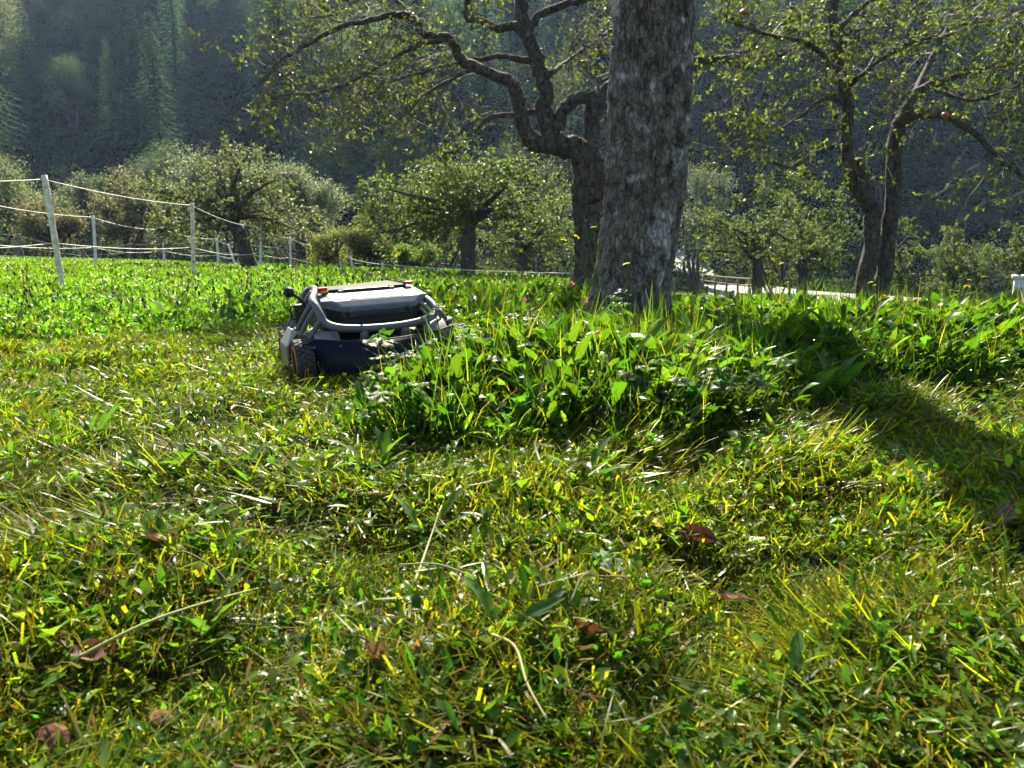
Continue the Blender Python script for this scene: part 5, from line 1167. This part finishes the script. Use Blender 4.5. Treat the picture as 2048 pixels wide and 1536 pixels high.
for k, (lb, px, py, me, s_, tl, nm) in enumerate(fallen):
    g_ = ground_at(px, py + 8); link(nm, me, None, g_ + np.array([0, 0, .042 * min(1, s_)]), (tl * math.cos(k * 1.7), tl * math.sin(k * 1.7) * .8, k * 1.3), s_, lb, 'leaf')
M_rot = flat_mat('rotten_skin', (.10, .05, .03), .9, spec=.1, noise=.6, nscale=60, bump=1.0)
RA = [apple_mesh('rotten', [(.12, .05, .03), (.20, .10, .06)], 5, .024), apple_mesh('rotten', [(.25, .09, .03), (.12, .06, .03)], 6, .022)]
for lb, px, py, me in (('wrinkled brown rotten apple in the bottom left grass', 335, 1462, RA[0]), ('orange-brown rotten apple at the bottom left corner', 100, 1500, RA[1])):
    g_ = ground_at(px, py + 10); me.materials[0] = M_rot; t_ = link('rotten_apple', me, None, g_ + np.array([0, 0, .012]), (.6, .3, px), (1, 1, .8), lb, 'apple')
# long cut stems
def long_stem(label, pts, r, col, z=.05):
    w_ = [ground_at(px, py) + np.array([0, 0, z + dz_]) for px, py, dz_ in pts]; mb = MB(); c_s = catmull(w_, 6); o_ = c_s[0].copy()
    tube(mb, c_s - o_, np.linspace(r, r * .6, len(c_s)), 6, col=col); ob = mb.obj('cut_stem', M_twig, None, loc=o_, label=label, cat='stem'); return ob
long_stem('long pale bent stem lying at the lower centre', [(985, 1345, .0), (1030, 1385, .008), (1055, 1460, .004), (1095, 1530, 0)], .0022, (.30, .28, .10))
long_stem('long pale stem arching across the lower left grass', [(150, 1400, 0), (300, 1350, .02), (420, 1290, .012), (520, 1240, 0)], .0022, (.24, .27, .08))
long_stem('brown dry stalk arching in the left grass', [(330, 1205, 0), (370, 1192, .02), (440, 1225, .015), (470, 1250, 0)], .0018, (.10, .06, .035))
long_stem('straight pale cut stem left of centre', [(830, 1230, .0), (860, 1160, .02), (885, 1115, .05)], .0022, (.28, .30, .13))
long_stem('curved dry stalk looping right of centre', [(1140, 1275, 0), (1165, 1245, .02), (1200, 1232, .012), (1260, 1215, 0)], .0018, (.22, .15, .08))
long_stem('pale crossing stem over the dark hollow', [(800, 1200, .01), (880, 1215, .02), (965, 1225, .0)], .0015, (.25, .27, .14))
# grey curled dead leaf hanging at the right
dl = curled_leaf('dead_leaf', .19, .075, 2, [(.30, .31, .30)] * 3, 1.3); p = P(1918, 628, 4.4)
link('dry_leaf', dl, None, p, (.3, -.85, .35), 1.0, 'large grey dried curled leaf sticking up at the right of the uncut meadow', 'leaf')

# ================================================================== haze: the air of the valley
M_haze = bpy.data.materials.new('haze'); M_haze.use_nodes = True; N = M_haze.node_tree.nodes; N.clear()
out = N.new('ShaderNodeOutputMaterial'); pv = N.new('ShaderNodeVolumePrincipled'); M_haze.node_tree.links.new(pv.outputs[0], out.inputs['Volume'])
pv.inputs['Color'].default_value = (.45, .66, 1, 1); pv.inputs['Density'].default_value = .00036; pv.inputs['Anisotropy'].default_value = .3
pv.inputs['Density Attribute'].default_value = ''; pv.inputs['Temperature Attribute'].default_value = ''
try: M_haze.cycles.homogeneous_volume = True
except Exception: pass
me = bpy.data.meshes.new('haze'); bm_ = bmesh.new(); bmesh.ops.create_cube(bm_, size=1)
for v in bm_.verts: v.co = Vector((v.co.x * 450, v.co.y * 450, -6 if v.co.z < 0 else 116))
bm_.to_mesh(me); bm_.free(); me.materials.append(M_haze)
link('haze', me, kind='stuff', label='thin bluish valley haze over the whole place')
